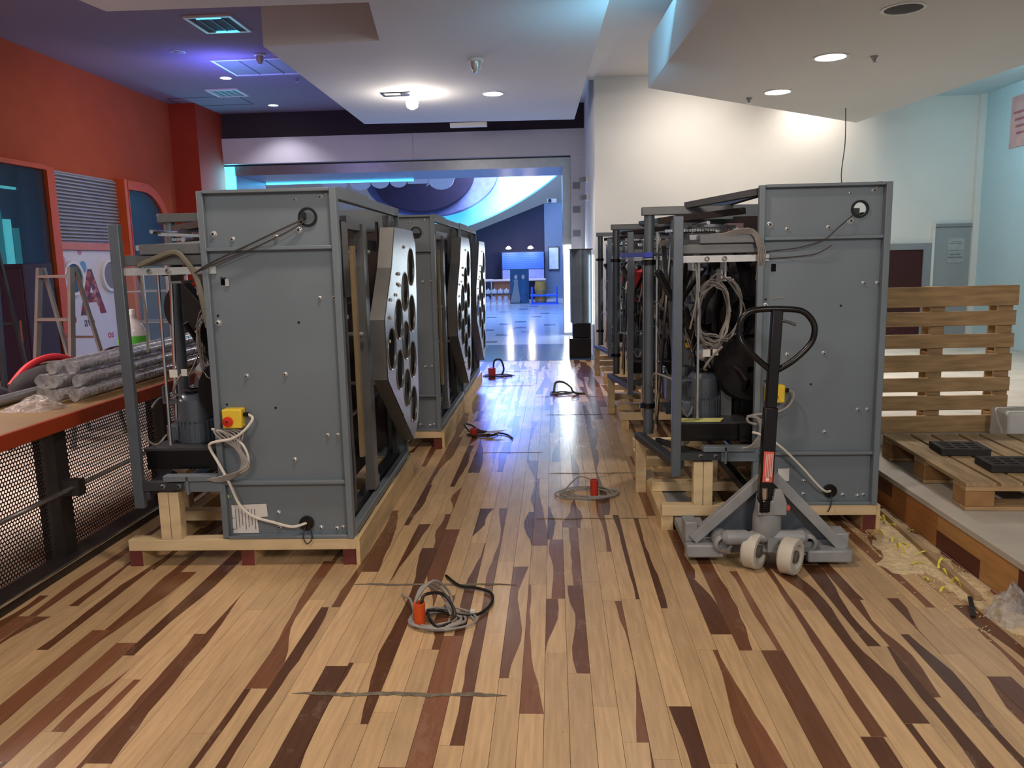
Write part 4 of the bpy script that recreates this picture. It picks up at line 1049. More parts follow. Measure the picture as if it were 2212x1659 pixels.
for y in (0.0, 0.49, 0.98):
    B().box(0.0, 1.17, y, y + 0.14, 0.100, 0.121).build('stringer', 'pallet_wood', fp, 0.002)
    B().box(0.0, 1.17, y, y + 0.14, 0.0, 0.020).build('bottom_board', 'pallet_wood', fp, 0.002)
    for x in (0.0, 0.52, 1.03): B().box(x, x + 0.14, y, y + 0.14, 0.021, 0.099).build('block', 'block_wood', fp, 0.003)
def mat_block(x, y, rz, label):
    e = tag(empty('rubber_mat', (x, y, 0.350), R(rz)), label, 'mat', 'black mats')
    B().box(-0.13, 0.13, -0.10, 0.10, 0, 0.024).build('mat_base', 'rubber', e, 0.004)
    hs_ = []
    for i in range(3):
        for j in range(3): hs_.append([(-0.10 + i * 0.072, -0.075 + j * 0.052), (-0.05 + i * 0.072, -0.075 + j * 0.052), (-0.05 + i * 0.072, -0.042 + j * 0.052), (-0.10 + i * 0.072, -0.042 + j * 0.052)])
    B().plate([(-0.13, -0.10), (0.13, -0.10), (0.13, 0.10), (-0.13, 0.10)], hs_, lambda a, b, d: (a, b, 0.0245 + d), 0.016).build('mat_grid', 'rubber', e)
mat_block(2.30, 4.60, -6, 'black ribbed rubber block on the flat pallet, the farther of two')
mat_block(2.38, 4.24, -4, 'black ribbed rubber block on the flat pallet, the nearer of two')
fo = B().box(3.02, 3.55, 5.42, 5.66, 0.207, 0.41).build('foam_block', 'foam', None, 0.02)
tag(fo, 'white foam block on the platform in front of the upright pallet', 'foam block')

# ---- sawdust, straps, battens beside the platform
q = random.Random(11)
sd = B()
def blob(cx, cy, rx, ry, z, n=26):
    ph = q.uniform(0, 6); pts = []
    for i in range(n):
        a = 2 * math.pi * i / n; k = 1 + 0.22 * math.sin(3 * a + ph) + q.uniform(-0.16, 0.16)
        x_ = min(cx + rx * k * math.cos(a), 1.922)
        if cy + ry * k * math.sin(a) > 4.25 and x_ < 1.75: x_ = 1.75
        pts.append((x_, cy + ry * k * math.sin(a)))
    c = sd.bm.verts.new((cx, cy, z)); vs = [sd.bm.verts.new((p[0], p[1], 0.0005)) for p in pts]
    m_ = [sd.bm.verts.new((cx + (p[0] - cx) * .6, cy + (p[1] - cy) * .6, z * q.uniform(.5, 1))) for p in pts]
    for i in range(n):
        j = (i + 1) % n
        sd.face([vs[i], vs[j], m_[j], m_[i]]); sd.face([m_[i], m_[j], c])
blob(1.80, 4.12, 0.13, 0.30, 0.006); blob(1.72, 3.85, 0.16, 0.22, 0.004); blob(1.82, 3.55, 0.10, 0.22, 0.006); blob(1.86, 3.2, 0.07, 0.22, 0.005); blob(1.84, 4.45, 0.08, 0.2, 0.005)
for i in range(900):
    y_ = q.gauss(3.9, 0.38); x_ = q.gauss(1.78, 0.11)
    if x_ > 1.91 or x_ < 1.4 or (y_ > 4.27 and x_ < 1.76): continue
    s_ = q.uniform(0.002, 0.007); a = q.uniform(0, 3.14)
    sd.bar((x_ - s_ * math.cos(a), y_ - s_ * math.sin(a), 0.004), (x_ + s_ * math.cos(a), y_ + s_ * math.sin(a), 0.004 + q.uniform(0, .006)), 0.003, 0.0015)
so = sd.build('sawdust', 'dust'); so['kind'] = 'stuff'; so['label'] = 'pale sawdust strewn beside the platform edge'; so['category'] = 'sawdust'
ORD = ('nearest', 'second', 'third', 'fourth', 'fifth', 'sixth', 'seventh', 'eighth', 'ninth', 'tenth', 'eleventh', 'twelfth', 'thirteenth', 'fourteenth', 'fifteenth', 'farthest')
for i in range(16):
    y_ = 3.35 + 1.15 * (i + 0.5 * q.random()) / 16; x_ = q.uniform(1.66, 1.89)
    if y_ > 4.2: x_ = q.uniform(1.79, 1.89)
    a = q.uniform(0, 6.28); L_ = q.uniform(0.04, 0.10)
    pts = [(x_ + (t - .5) * L_ * math.cos(a + 0.8 * (t - .5)), y_ + (t - .5) * L_ * math.sin(a + 0.8 * (t - .5)), 0.010 + 0.02 * math.sin(math.pi * t) * (i % 3)) for t in (0, .25, .5, .75, 1)]
    b = B()
    for p, r_ in zip(pts, pts[1:]): b.bar(p, r_, 0.011, 0.0015)
    pts = [(min(p_[0], 1.90), p_[1], p_[2]) for p_ in pts]
    tag(b.build('plastic_strap', 'strap_yellow'), '%s yellow plastic strap offcut in the sawdust, counted from the crumpled film' % ORD[i], 'strap', 'yellow strap offcuts')
bt = B().bar((1.800, 3.36, 0.018), (1.865, 4.56, 0.018), 0.032, 0.026).build('timber_batten', 'pallet_wood_y', None, 0.002)
tag(bt, 'long thin timber batten lying in the sawdust along the platform', 'batten')
bt2 = B().bar((1.80, 4.60, 0.012), (1.83, 4.72, 0.012), 0.05, 0.02).build('timber_offcut', 'pine_y', None, 0.002)
tag(bt2, 'short timber offcut beside the right skid', 'offcut')
# crumpled clear film
def crumple(name, c, rx, ry, h, seed, m, label, cat, n=22, zmin=0.001):
    q2 = random.Random(seed); b = B(); rings = []
    for j in range(8):
        t = j / 7; ring = []
        for i in range(n):
            a = 2 * math.pi * i / n
            k = (1 - t) ** 0.8 * (1 + 0.28 * math.sin(a * 5 + j) * q2.uniform(.3, 1)) + 0.03
            ring.append(b.bm.verts.new((c[0] + rx * k * math.cos(a) + 0.03 * t * math.sin(3 * t), c[1] + ry * k * math.sin(a), max(zmin, c[2] + h * t + h * 0.10 * q2.uniform(-1, 1) * (t > 0)))))
        rings.append(ring)
    for A, C in zip(rings, rings[1:]):
        for i in range(n): b.face([A[i], A[(i + 1) % n], C[(i + 1) % n], C[i]])
    b.face(rings[-1])
    o = b.build(name, m, None, 0, 20); return tag(o, label, cat)
crumple('plastic_film', (1.835, 3.19, 0.001), 0.075, 0.10, 0.15, 4, 'film_clear', 'crumpled clear plastic film on the floor beside the platform edge', 'plastic film')
tag(B().bar((1.70, 3.20, 0.006), (1.735, 3.28, 0.012), 0.018, 0.006).bar((1.735, 3.28, 0.012), (1.755, 3.34, 0.03), 0.018, 0.006).build('dark_strip', 'cable_black'), 'dark bent strip beside the crumpled film', 'strip')

# ================================================================== CABLE COILS ON THE FLOOR
def cable_coil(c, rx, ry, turns, label, sleeve=None, sm='sleeve_orange', seed=1, r=0.006, m='cable_grey', sh=0.10, sr=0.023):
    e = tag(empty('cable_coil', (c[0], c[1], 0)), label, 'cable coil', 'cable coils on the floor')
    B().tube(coil((0, 0, 0.0), rx, ry, turns, r, seed, 'z', 0.012), r, 6).build('cable', m, e)
    if sleeve:
        o = B().lathe((sleeve[0] - c[0], sleeve[1] - c[1], 0.004), [(sr, 0), (sr * 1.08, sh), (sr * 0.8, sh), (sr * 0.75, 0.01)], 18).build('plug_sleeve', sm, e)
    return e
c1 = cable_coil((-0.50, 3.15), 0.135, 0.10, 7, 'coil of grey cable with a tall orange sleeve and a black tail, nearest the viewer', (-0.571, 3.11), 'sleeve_orange', 2, sh=0.10, r=0.005)
def rel(pts, c): return [(p[0] - c[0], p[1] - c[1], p[2]) for p in pts]
B().tube(smooth_path(rel([(-0.56, 3.11, 0.09), (-0.55, 3.13, 0.13), (-0.48, 3.2, 0.10), (-0.43, 3.15, 0.03), (-0.49, 3.06, 0.02), (-0.55, 3.20, 0.03), (-0.42, 3.19, 0.02), (-0.34, 3.20, 0.012), (-0.29, 3.30, 0.012), (-0.30, 3.42, 0.012), (-0.38, 3.48, 0.012), (-0.45, 3.50, 0.012), (-0.53, 3.62, 0.012)], (-0.5, 3.15)), 5), 0.007, 6).build('black_cable', 'cable_black', c1)
for k in range(3): B().tube(smooth_path(rel([(-0.60 + .01 * k, 3.13, 0.02), (-0.59, 3.12, 0.10), (-0.56 + .02 * k, 3.18, 0.15 + .01 * k), (-0.50 + .02 * k, 3.25, 0.08), (-0.45, 3.18, 0.02)], (-0.5, 3.15)), 5), 0.006, 6).build('cable_arch', 'cable_grey', c1)
B().tube(smooth_path(rel([(-0.6, 3.14, 0.06), (-0.64, 3.27, 0.05), (-0.68, 3.36, 0.02), (-0.70, 3.42, 0.01)], (-0.5, 3.15)), 5), 0.005, 6).build('cable_tail', 'cable_grey', c1)
B().box(0.130, 0.150, 0.045, 0.06, 0.012, 0.03).build('cable_tie', 'paper', c1)
c2 = cable_coil((0.22, 4.97), 0.19, 0.14, 6, 'coil of grey cable with a red sleeve between the two machine rows', (0.239, 4.93), 'sleeve_red', 9, sh=0.105, sr=0.024, r=0.0045)
B().tube(smooth_path([(0.0, 0.0, 0.10), (-0.08, 0.05, 0.10), (-0.18, -0.02, 0.02)], 5), 0.005, 6).build('cable_tail', 'cable_grey', c2)
c3 = cable_coil((-0.64, 6.72), 0.13, 0.09, 3, 'dark cable coil with a red plug and white papers beside the left skids', (-0.70, 6.71), 'sleeve_red', 5, m='cable_dark', sh=0.06, sr=0.03)
B().tube(smooth_path([(-0.1, 0.0, 0.04), (-0.15, 0.1, 0.08), (-0.1, 0.16, 0.06), (0.0, 0.1, 0.02), (0.2, 0.02, 0.01), (0.28, -0.15, 0.01)], 5), 0.008, 6).build('cable_tail', 'cable_black', c3)
B().prism([(0.03, -0.09), (0.14, -0.10), (0.23, -0.02), (0.06, 0.0)], lambda a, b, d: (a, b, 0.03 + d + 0.1 * a), 0.002).build('paper_tag', 'paper', c3)
c4 = cable_coil((-0.72, 10.15), 0.20, 0.10, 4, 'cable coil with a red sleeve on the far blue-lit boards', (-0.80, 10.12), 'sleeve_red', 6, m='cable_dark', sh=0.12, sr=0.045)
B().tube(smooth_path([(-0.06, 0.0, 0.06), (-0.05, 0.02, 0.2), (0.03, 0.02, 0.22), (0.07, 0.02, 0.1), (0.04, 0.0, 0.02)], 5), 0.012, 6).build('cable_arch', 'cable_black', c4)
c5 = cable_coil((0.09, 8.78), 0.13, 0.08, 5, 'small heap of grey cable without a sleeve on the far boards', None, seed=8, m='cable_dark')
B().tube(smooth_path([(-0.1, 0.0, 0.03), (-0.08, 0.05, 0.12), (0.0, 0.03, 0.13), (0.08, 0.0, 0.08), (0.12, -0.02, 0.02), (0.24, -0.05, 0.01)], 5), 0.013, 6).build('cable_arch', 'cable_dark', c5)

# ================================================================== COUNTER ON THE LEFT
ct = tag(empty('counter', (-2.5, 1.6, 0)), 'long counter with orange edge and perforated metal front on the left', 'counter')
Y0 = 1.6
def cb_(name, m, x0, x1, y0, y1, z0, z1, par=None, bev=0): return B().box(x0 + 2.5, x1 + 2.5, y0 - Y0, y1 - Y0, z0, z1).build(name, m, par or ct, bev)
cb_('worktop', 'counter_top', -3.35, -2.48, 1.6, 8.2, 0.700, 0.765)
cb_('edge_strip', 'counter_orange', -2.48, -2.455, 1.6, 8.2, 0.695, 0.768, None, 0.003)
for y in (1.75, 2.72, 3.78, 4.90, 6.05, 7.2):
    cb_('post', 'counter_metal', -2.60, -2.49, y, y + 0.10, 0.0, 0.694)
    B().box(-0.06, 0.10, y + 0.02 - Y0, y + 0.08 - Y0, 0.36, 0.44).build('rail_bracket', 'counter_metal', ct)
def perf(y0, y1):
    """perforated sheet: hexagonal cells each with a round hole"""
    b = B(); p = 0.021; rows = int(0.64 / (p * 0.866)); cols = int((y1 - y0) / p)
    for j in range(rows):
        for i in range(cols):
            cy = y0 + (i + 0.5 + 0.5 * (j % 2)) * p; cz = 0.05 + (j + 0.5) * p * 0.866
            if cy > y1 - p * 0.3: continue
            o_ = []; n_ = []
            for k in range(6):
                a = math.pi / 6 + k * math.pi / 3
                o_.append(b.bm.verts.new((-0.055, cy + p / math.sqrt(3) * math.cos(a) - Y0, cz + p / math.sqrt(3) * math.sin(a))))
                n_.append(b.bm.verts.new((-0.055, cy + 0.0078 * math.cos(a) - Y0, cz + 0.0078 * math.sin(a))))
            for k in range(6): b.face([o_[k], o_[(k + 1) % 6], n_[(k + 1) % 6], n_[k]])
    b.build('perforated_panel', 'perforated', ct, 0, None)
for (a, b_) in ((2.82, 3.78), (3.88, 4.90), (5.0, 6.05), (6.15, 7.2)): perf(a, b_)
B().cyl((0.06, 0, 0.40), (0.06, 6.6, 0.40), 0.013, 10).build('foot_rail', 'steel', ct)
cb_('kick_plate', 'counter_metal', -2.56, -2.42, 1.6, 8.2, 0.0, 0.045)
B().cyl((0.085, 0, 0.052), (0.085, 6.6, 0.052), 0.008, 8).build('kick_trim', 'steel', ct)
# wrapped pipes on the counter
pipes = [(-2.62, 4.25, 6.10, 0.80, .030), (-2.72, 4.22, 6.2, 0.80, .032), (-2.83, 4.30, 6.2, 0.80, .032), (-2.66, 4.35, 6.3, 0.865, .030), (-2.78, 4.32, 6.4, 0.865, .032), (-2.90, 4.4, 6.6, 0.86, .034), (-2.73, 4.42, 6.5, 0.93, .030), (-2.86, 4.45, 6.6, 0.93, .032)]
pn = ('lowest front', 'lowest middle', 'lowest rear', 'middle front', 'centre', 'middle rear', 'top front', 'top rear')
for i, (x, ya, yb, z, r) in enumerate(pipes):
    z += 0.008
    e = tag(empty('wrapped_pipe', (x, ya, z)), 'metal pipe in clear film on the counter, %s of the bundle' % pn[i], 'pipe', 'film-wrapped pipes on the counter')
    B().cyl((0, 0, 0), (0.02, yb - ya, 0.01), r * 0.86, 12).build('pipe', 'steel', e)
    n = 46; pts = []; rad = []
    q3 = random.Random(20 + i)
    for k in range(n + 1):
        t = k / n; pts.append((0.02 * t, -0.05 + (yb - ya + 0.1) * t, 0.01 * t)); rad.append(r * (q3.uniform(0.95, 1.10) if 0 < k < n else 1.12))
    fb = B().tube(pts, r, 12, radii=rad)
    for v_ in fb.bm.verts: v_.co += Vector((q3.uniform(-1, 1), q3.uniform(-1, 1) * 2, q3.uniform(-1, 1))) * 0.0032
    fb.build('film_wrap', 'film_wrap', e, 0, 8)
crumple('film_heap', (-2.75, 4.06, 0.766), 0.15, 0.13, 0.07, 31, 'film_wrap', 'crumpled clear film at the near end of the wrapped pipes', 'plastic film', zmin=0.766)
crumple('film_heap', (-2.72, 6.85, 0.766), 0.20, 0.26, 0.22, 32, 'film_wrap', 'large heap of crumpled film at the far end of the wrapped pipes', 'plastic film', zmin=0.766)
tag(B().cyl((-2.98, 3.55, 0.796), (-3.0, 5.33, 0.796), 0.03, 12).build('loose_pipe', 'alu'), 'bare metal pipe lying behind the wrapped bundle on the counter', 'pipe')
def heap(name, c, rx, ry, h, seed, m, label, cat, z0=0.766):
    b = B(); q2 = random.Random(seed); n = 24; rings = []
    for j in range(7):
        t = j / 6; ring = []
        for i in range(n):
            a = 2 * math.pi * i / n; k = math.cos(t * 1.45) * (1 + 0.07 * math.sin(3 * a + seed) + q2.uniform(-.03, .03))
            ring.append(b.bm.verts.new((c[0] + rx * k * math.cos(a), c[1] + ry * k * math.sin(a), z0 + h * math.sin(t * 1.57))))
        rings.append(ring)
    for A, C in zip(rings, rings[1:]):
        for i in range(n): b.face([A[i], A[(i + 1) % n], C[(i + 1) % n], C[i]])
    b.face(rings[-1]); b.face(list(reversed(rings[0])))
    return tag(b.build(name, m, None, 0, 60), label, cat)
heap('cloth_bundle', (-3.20, 4.90, 0), 0.13, 0.36, 0.14, 3, 'cloth_dark', 'dark folded cloth bundle behind the wrapped pipes', 'cloth')
heap('cloth_bundle', (-3.20, 4.12, 0), 0.12, 0.34, 0.11, 5, 'cloth_purple', 'purple-grey cloth bundle at the near left of the counter', 'cloth')
rb = B().tube(smooth_path([(-3.27, 4.62, 0.80), (-3.24, 4.75, 0.90), (-3.21, 4.92, 0.938), (-3.2, 5.12, 0.90), (-3.19, 5.30, 0.80)], 5), 0.022, 10).build('red_hose', 'yarn_red')
tag(rb, 'red curved strip over the dark cloth on the counter', 'strip')
hl = heap('black_bag', (-3.13, 5.60, 0), 0.15, 0.20, 0.17, 8, 'black_metal', 'shiny black bag with green letters behind the wrapped pipes', 'bag')
text_obj('green_letters', 'ED', 0.09, 'glow_green', Matrix.Translation((-3.16, 5.415, 0.835)) @ Matrix.Rotation(R(75), 4, 'X'), hl)
jg = tag(empty('plastic_jug', (-3.22, 5.98, 0.766)), 'clear plastic bottle with green label behind the black bag', 'bottle')
B().lathe((0, 0, 0), [(0.10, 0), (0.105, 0.02), (0.105, 0.22), (0.085, 0.29), (0.03, 0.34), (0.028, 0.37)], 18).build('bottle_body', 'jug_plastic', jg)
B().lathe((0, 0, 0.09), [(0.107, 0), (0.107, 0.12)], 18).build('bottle_label', 'glow_green', jg)
B().lathe((0, 0, 0.37), [(0.03, 0), (0.03, 0.035), (0.02, 0.04)], 12).build('bottle_cap', 'plastic_white', jg)

# ladders and stuff in the shop area
def ladder(name, x, y, h, rz, label, m, wdt=0.40, n=5):
    e = tag(empty(name, (x, y, 0), R(rz)), label, 'ladder', 'stepladders')
    for s in (-1, 1):
        B().bar((s * wdt / 2, 0, 0.0), (s * wdt * 0.40, 0.22, h), 0.03, 0.05).build('stile', m, e)
        B().bar((s * wdt / 2, 0.62, 0.0), (s * wdt * 0.40, 0.26, h), 0.025, 0.03).build('rear_leg', m, e)
    for k in range(n):
        t = (k + 1) / (n + 0.2); B().box(-wdt * (0.5 - 0.1 * t) + .015, wdt * (0.5 - 0.1 * t) - .015, 0.22 * t - 0.04, 0.22 * t + 0.05, h * t - 0.012, h * t + 0.012).build('step', 'alu', e)
    for k in (1, 3): B().bar((-wdt * 0.46, 0.62 - 0.36 * k / 5, h * k / 5), (wdt * 0.46, 0.62 - 0.36 * k / 5, h * k / 5), 0.02, 0.02).build('rear_bar', m, e)
    return e
ladder('stepladder', -4.78, 6.30, 1.72, 10, 'tall dark stepladder with pale treads behind the counter', 'alu_dark', 0.45, 6)
ladder('stepladder', -4.22, 6.40, 1.50, -12, 'aluminium stepladder standing before the white letter panel', 'alu', 0.40, 4)
pc = tag(empty('purple_cabinet', (-5.95, 8.4, 0)), 'dark purple cabinet behind the tall stepladder', 'cabinet')
B().box(-0.3, 0.3, 0, 0.5, 0.05, 1.55).build('body', 'purple_case', pc, 0.01)
B().box(-0.28, 0.28, -0.02, -0.001, 0.10, 1.5).build('door', 'purple_case', pc, 0.005); B().box(0.22, 0.24, -0.05, -0.021, 0.7, 0.95).build('handle', 'steel', pc)
for x in (-0.25, 0.25): B().cyl((x, 0.1, 0), (x, 0.1, 0.05), 0.03, 10).build('foot', 'black_metal', pc)
dc = tag(empty('display_case', (-3.95, 7.6, 0)), 'tall glass display case with metal frame behind the counter', 'display case')
for x in (-0.2, 0.25):
    for y in (0, 0.4): B().box(x - 0.012, x + 0.012, y - 0.012, y + 0.012, 0, 1.55).build('frame_post', 'alu', dc)
for z in (0.5, 0.95, 1.25, 1.54): B().box(-0.19, 0.24, 0.013, 0.387, z, z + 0.012).build('shelf', 'jug_plastic', dc)
B().box(-0.187, 0.237, -0.004, 0.004, 0.02, 1.52).build('glass_pane', 'case_glass', dc)
ch = tag(empty('black_chair', (-3.45, 7.35, 0)), 'black oval-backed chair behind the nearest left machine', 'chair')
B().prism(circle(0, 1.10, 0.19, 22, 0.23), lambda a, b, d: (a, d, b), 0.05).build('backrest', 'black_cloth', ch, 0.01)
B().lathe((0, -0.25, 0.55), [(0.05, 0), (0.20, 0.01), (0.22, 0.05), (0.18, 0.08), (0.02, 0.09)], 18).build('seat', 'black_cloth', ch)
B().bar((0, 0.03, 0.9), (0, 0.0, 0.56), 0.05, 0.02).build('back_support', 'black_metal', ch)
B().cyl((0, -0.25, 0.06), (0, -0.25, 0.55), 0.03, 10).build('column', 'black_metal', ch)
for k in range(5):
    a = 2 * math.pi * k / 5; B().bar((0, -0.25, 0.06), (0.26 * math.cos(a), -0.25 + 0.26 * math.sin(a), 0.03), 0.04, 0.03).build('base_leg', 'black_metal', ch)
tb = tag(empty('side_table', (-4.02, 8.6, 0)), 'pale metal framed table behind the black chair', 'table')
B().box(-0.05, 0.75, 0, 0.5, 1.22, 1.25).build('table_top', 'alu', tb)
for x in (-0.03, 0.73):
    for y in (0.02, 0.48): B().box(x - .015, x + .015, y - .015, y + .015, 0, 1.219).build('leg', 'alu', tb)

# ================================================================== BLACK LIT CABINET BY THE JAMB
bc = tag(empty('black_cabinet', (0.375, 11.9, 0)), 'grey curved light column on a black base between the right row and the tiled floor', 'cabinet')
B().box(-0.15, 0.17, 0.0, 0.36, 0.0, 0.30).build('base', 'black_metal', bc, 0.01)
B().box(-0.10, 0.17, 0.05, 0.36, 0.301, 0.52).build('plinth', 'black_metal', bc, 0.01)
B().prism([(-0.13 + 0.0, 0.20)] + [(0.03 - 0.16 * math.cos(math.pi * i / 10), 0.20 - 0.17 * math.sin(math.pi * i / 10)) for i in range(1, 10)] + [(0.19, 0.20), (0.19, 0.30), (-0.13, 0.30)], lambda a, b, d: (a, b, 0.521 + d), 1.07).build('curved_front', mat('cab_grey', '#6f7c88', 0.25, 0.5).name, bc)
B().box(0.192, 0.21, 0.10, 0.13, 0.50, 1.52).build('edge_light', 'led_white', bc)
B().box(-0.14, 0.20, 0.03, 0.31, 1.592, 1.61).build('cap', 'black_metal', bc)

# ================================================================== FAR BLUE HALL
# hanging scalloped dark disc and lit dish
def sail(name, c, rx, ry, tilt, m, label, cat, scal=0, th=0.12):
    pts = []
    n = 48
    for i in range(n):
        a = 2 * math.pi * i / n; k = 1.0
        if scal and 0.2 < a < 2.9: k = 0.62 + 0.10 * abs(math.sin(a * scal))
        pts.append((rx * k * math.cos(a), ry * k * math.sin(a)))
    ca, sa = math.cos(tilt), math.sin(tilt)
    b = B().prism(pts, lambda u, v, d: (c[0] + u, c[1] + v * ca - d * sa, c[2] + v * sa + d * ca), th)
    return tag(b.build(name, m), label, cat)
dm = mat('disc_dark', '#35304a', 0.8).name
sail('ceiling_disc', (-4.4, 28.2, 4.35), 1.75, 1.45, R(62), dm, 'dark scalloped ceiling disc hanging in the far blue hall', 'ceiling disc', 4)
sail('ceiling_disc', (-4.2, 28.6, 4.45), 2.35, 1.75, R(62), mat('disc_pale', '#7f88b8', 0.8).name, 'pale round ceiling ring behind the scalloped disc', 'ceiling disc')
vp = [(-7.6, 7.499), (-7.6, 4.05)]
for xc, r_ in ((-7.1, .42), (-6.25, .36), (-5.6, .30), (-5.0, .28), (-4.35, .36), (-3.6, .42)):
    for i_ in range(9):
        a_ = math.pi * (1 + i_ / 8); vp.append((xc + r_ * math.cos(a_), 4.05 + 0.75 * r_ * math.sin(a_)))
vp += [(-2.9, 4.35), (-2.6, 7.499)]
tag(B().prism(vp, lambda a, b, d: (a, 26.6 + d, b), 0.1).build('scalloped_fascia', 'white_paint'), 'white ceiling fascia with scalloped lower edge in the far hall', 'fascia')
o = sail('lit_dish', (0, 0, 0), 2.9, 0.85, R(70), mat('dish', '#bfeefa', 0.6, emit=(0.03, 0.62, 0.95), estr=0.75).name, 'big ceiling dish in the far hall, its cyan light put in as glow', 'ceiling dish')  # even emission stands in for the cyan light falling on the dish
o.location = (-1.75, 29.2, 4.0); o.rotation_euler = (0, R(-27), 0)
lamp('dish_spot', 'SPOT', (-2.6, 26.5, 2.9), 260, (0.5, 0.95, 1.0), (-2.3, 29.1, 3.9), 0.3, spot=50, blend=1.0)
k_ = tag(empty('kiosk', (-1.1, 29.2, 0)), 'kiosk with blue slatted shutter and counter in the far hall', 'kiosk')
B().box(-0.78, 0.78, 0.2, 0.75, 0, 1.72).build('body', 'blue_paint', k_)
for q_ in range(9): B().box(-0.74, 0.76, 0.15, 0.199, 1.10 + q_ * 0.066, 1.16 + q_ * 0.066).build('shutter_slat', 'kiosk_blue', k_)
B().box(-0.74, 0.76, 0.17, 0.199, 0.74, 1.09).build('lower_shutter', mat('kiosk_pale', '#7d8fd0', 0.5).name, k_)
B().box(-1.1, 0.82, -0.25, 0.2, 0.68, 0.74).build('counter_top', 'panel_white', k_); B().box(-1.05, 0.0, -0.18, 0.199, 0.0, 0.68).build('counter_front', mat('tan_front', '#8a5c3c', 0.6).name, k_)
for x_, n_ in ((-1.58, 'left'), (-0.80, 'right')):
    e = tag(empty('kiosk_lamp', (x_, 28.9, 1.86)), '%s of the two glowing lamps above the far kiosk' % n_, 'lamp', 'kiosk lamps')
    B().lathe((0, 0, 0), [(0.03, 0.04), (0.08, 0.0), (0.10, -0.04), (0.02, -0.06)], 14).build('lamp_shade', 'lens_lit', e); B().cyl((0, 0, 0.04), (0, 1.10, 0.06), 0.015, 8).build('arm', 'alu', e)
    l = lamp('bulb', 'POINT', (0, 0, 0), 12, WARM, None, 0.08); l.parent = e; l.location = (0, -0.05, -0.12)
sb = tag(empty('standee_board', (-1.12, 26.7, 0)), 'printed standee board with two dressed figures in the far hall', 'standee')
B().box(-0.31, 0.31, 0, 0.03, 0.0, 1.12).build('board', 'teal_board', sb)
for (x_, cl, m_) in ((-0.12, 0.26, mat('dress', '#8a8f8a', 0.7).name), (0.12, 0.16, mat('suit', '#2a5a80', 0.7).name)):
    B().prism([(x_ - cl * .75, 0.03), (x_ + cl * .6, 0.03), (x_ + 0.06, 0.62), (x_ + 0.07, 0.78), (x_ - 0.07, 0.78), (x_ - 0.06, 0.62)], lambda a, b, d: (a, -0.001 - d, b), 0.004).build('printed_figure', m_, sb)
    B().prism(circle(x_, 0.87, 0.05, 14, 0.075), lambda a, b, d: (a, -0.001 - d, b), 0.004).build('printed_face', mat('skin', '#c9b3a8', 0.7).name, sb)
B().bar((0.0, 0.03, 0.9), (0.0, 0.4, 0.0), 0.05, 0.02).build('strut', 'gold_wood', sb)
bs = tag(empty('barrel_rack', (-0.30, 26.0, 0)), 'blue metal rack holding golden barrels in the far hall', 'rack')
for x_ in (-0.40, 0.40):
    for y_ in (0, 0.5): B().cyl((x_, y_, 0), (x_, y_, 0.55), 0.03, 8).build('leg', 'kiosk_blue', bs)
B().box(-0.45, 0.45, -0.04, 0.54, 0.26, 0.31).build('shelf', 'kiosk_blue', bs); B().box(-0.45, 0.45, -0.04, 0.54, 0.0, 0.05).build('shelf', 'kiosk_blue', bs)
for z_, n_ in ((0.311, 'upper'), (0.051, 'lower')):
    br = tag(empty('gold_barrel', (-0.42, 26.25, z_)), '%s golden barrel on the blue rack in the far hall' % n_, 'barrel', 'golden barrels')
    hh = 0.42 if n_ == 'upper' else 0.20
    B().lathe((0, 0, 0), [(0.17, 0), (0.20, hh * .5), (0.17, hh)], 18).build('barrel_body', 'gold_wood', br); B().lathe((0, 0, hh * .25), [(0.20, 0), (0.20, 0.02)], 18).build('hoop', 'alu', br)
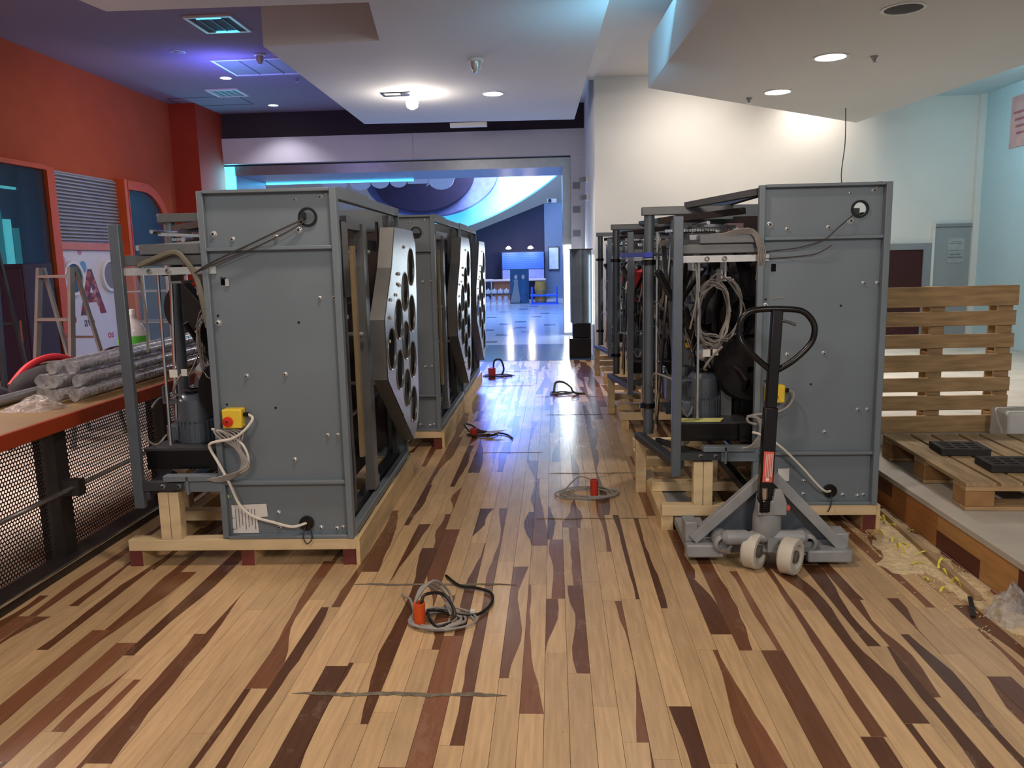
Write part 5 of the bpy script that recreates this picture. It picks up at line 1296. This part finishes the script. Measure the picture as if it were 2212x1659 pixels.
for i in range(6):
    e = tag(empty('glass_dome', (-2.62 + i * 0.205, 26.9, 0)), 'clear dome ball number %s from the left in the far row' % ('one', 'two', 'three', 'four', 'five', 'six')[i], 'dome', 'row of clear domes')
    B().lathe((0, 0, 0.05), [(0.09, 0), (0.095, 0.08), (0.08, 0.15), (0.05, 0.19), (0.01, 0.20)], 16).build('dome_shell', 'dome_glass', e); B().lathe((0, 0, 0), [(0.095, 0), (0.095, 0.049)], 16).build('dome_base', 'plastic_white', e)
    e2 = tag(empty('white_box', (-2.62 + i * 0.205, 27.3, 0.32)), 'white carton number %s from the left on the far shelf' % ('one', 'two', 'three', 'four', 'five', 'six')[i], 'box', 'cartons on the far shelf')
    B().box(-0.08, 0.08, -0.06, 0.06, 0, 0.12).build('carton', 'plastic_white', e2); B().prism([(-0.04, 0.121), (0.04, 0.121), (0.0, 0.18)], lambda a, b, d: (a, -0.03 + d, b), 0.06).build('carton_flap', 'plastic_white', e2)
sf = tag(empty('low_shelf', (-2.1, 27.3, 0)), 'low dark shelf carrying white cartons in the far hall', 'shelf')
B().box(-0.75, 0.70, -0.15, 0.15, 0.28, 0.319).build('board', 'machine_dark', sf)
for x_ in (-0.7, 0.65): B().box(x_ - .02, x_ + .02, -0.13, 0.13, 0, 0.279).build('leg', 'machine_dark', sf)
nb = tag(empty('notice_board', (0.02, 29.9, 1.06)), 'white framed notice on the pale pillar in the far hall', 'notice')
B().box(-0.17, 0.17, 0.0, 0.04, 0, 0.78).build('sheet', mat('notice_lit', '#dff4f4', 0.6).name, nb); B().plate([(-0.20, -0.03), (0.20, -0.03), (0.20, 0.81), (-0.20, 0.81)], [[(-0.17, 0), (0.17, 0), (0.17, 0.78), (-0.17, 0.78)]], lambda a, b, d: (a, -0.005 + d, b), 0.05).build('frame', 'machine_dark', nb)
pj = tag(empty('projector', (0.0, 29.6, 3.44)), 'small projector on top of the pale pillar in the far hall', 'projector')
B().box(-0.2, 0.15, 0.4, 0.6, 0, 0.16).build('housing', 'plastic_white', pj, 0.01); B().cyl((-0.1, 0.4, 0.09), (-0.1, 0.32, 0.09), 0.06, 12).build('lens', 'black_metal', pj)
rl = tag(empty('handrail', (-2.4, 29.4, 0)), 'pale horizontal rail along the dark blue far wall', 'rail')
B().cyl((-1.5, 0, 0.70), (0.2, 0, 0.70), 0.05, 8).build('rail_bar', 'panel_white', rl)
for x_ in (-1.4, -0.6, 0.15): B().cyl((x_, 0, 0), (x_, 0, 0.65), 0.03, 8).build('rail_post', 'panel_white', rl)
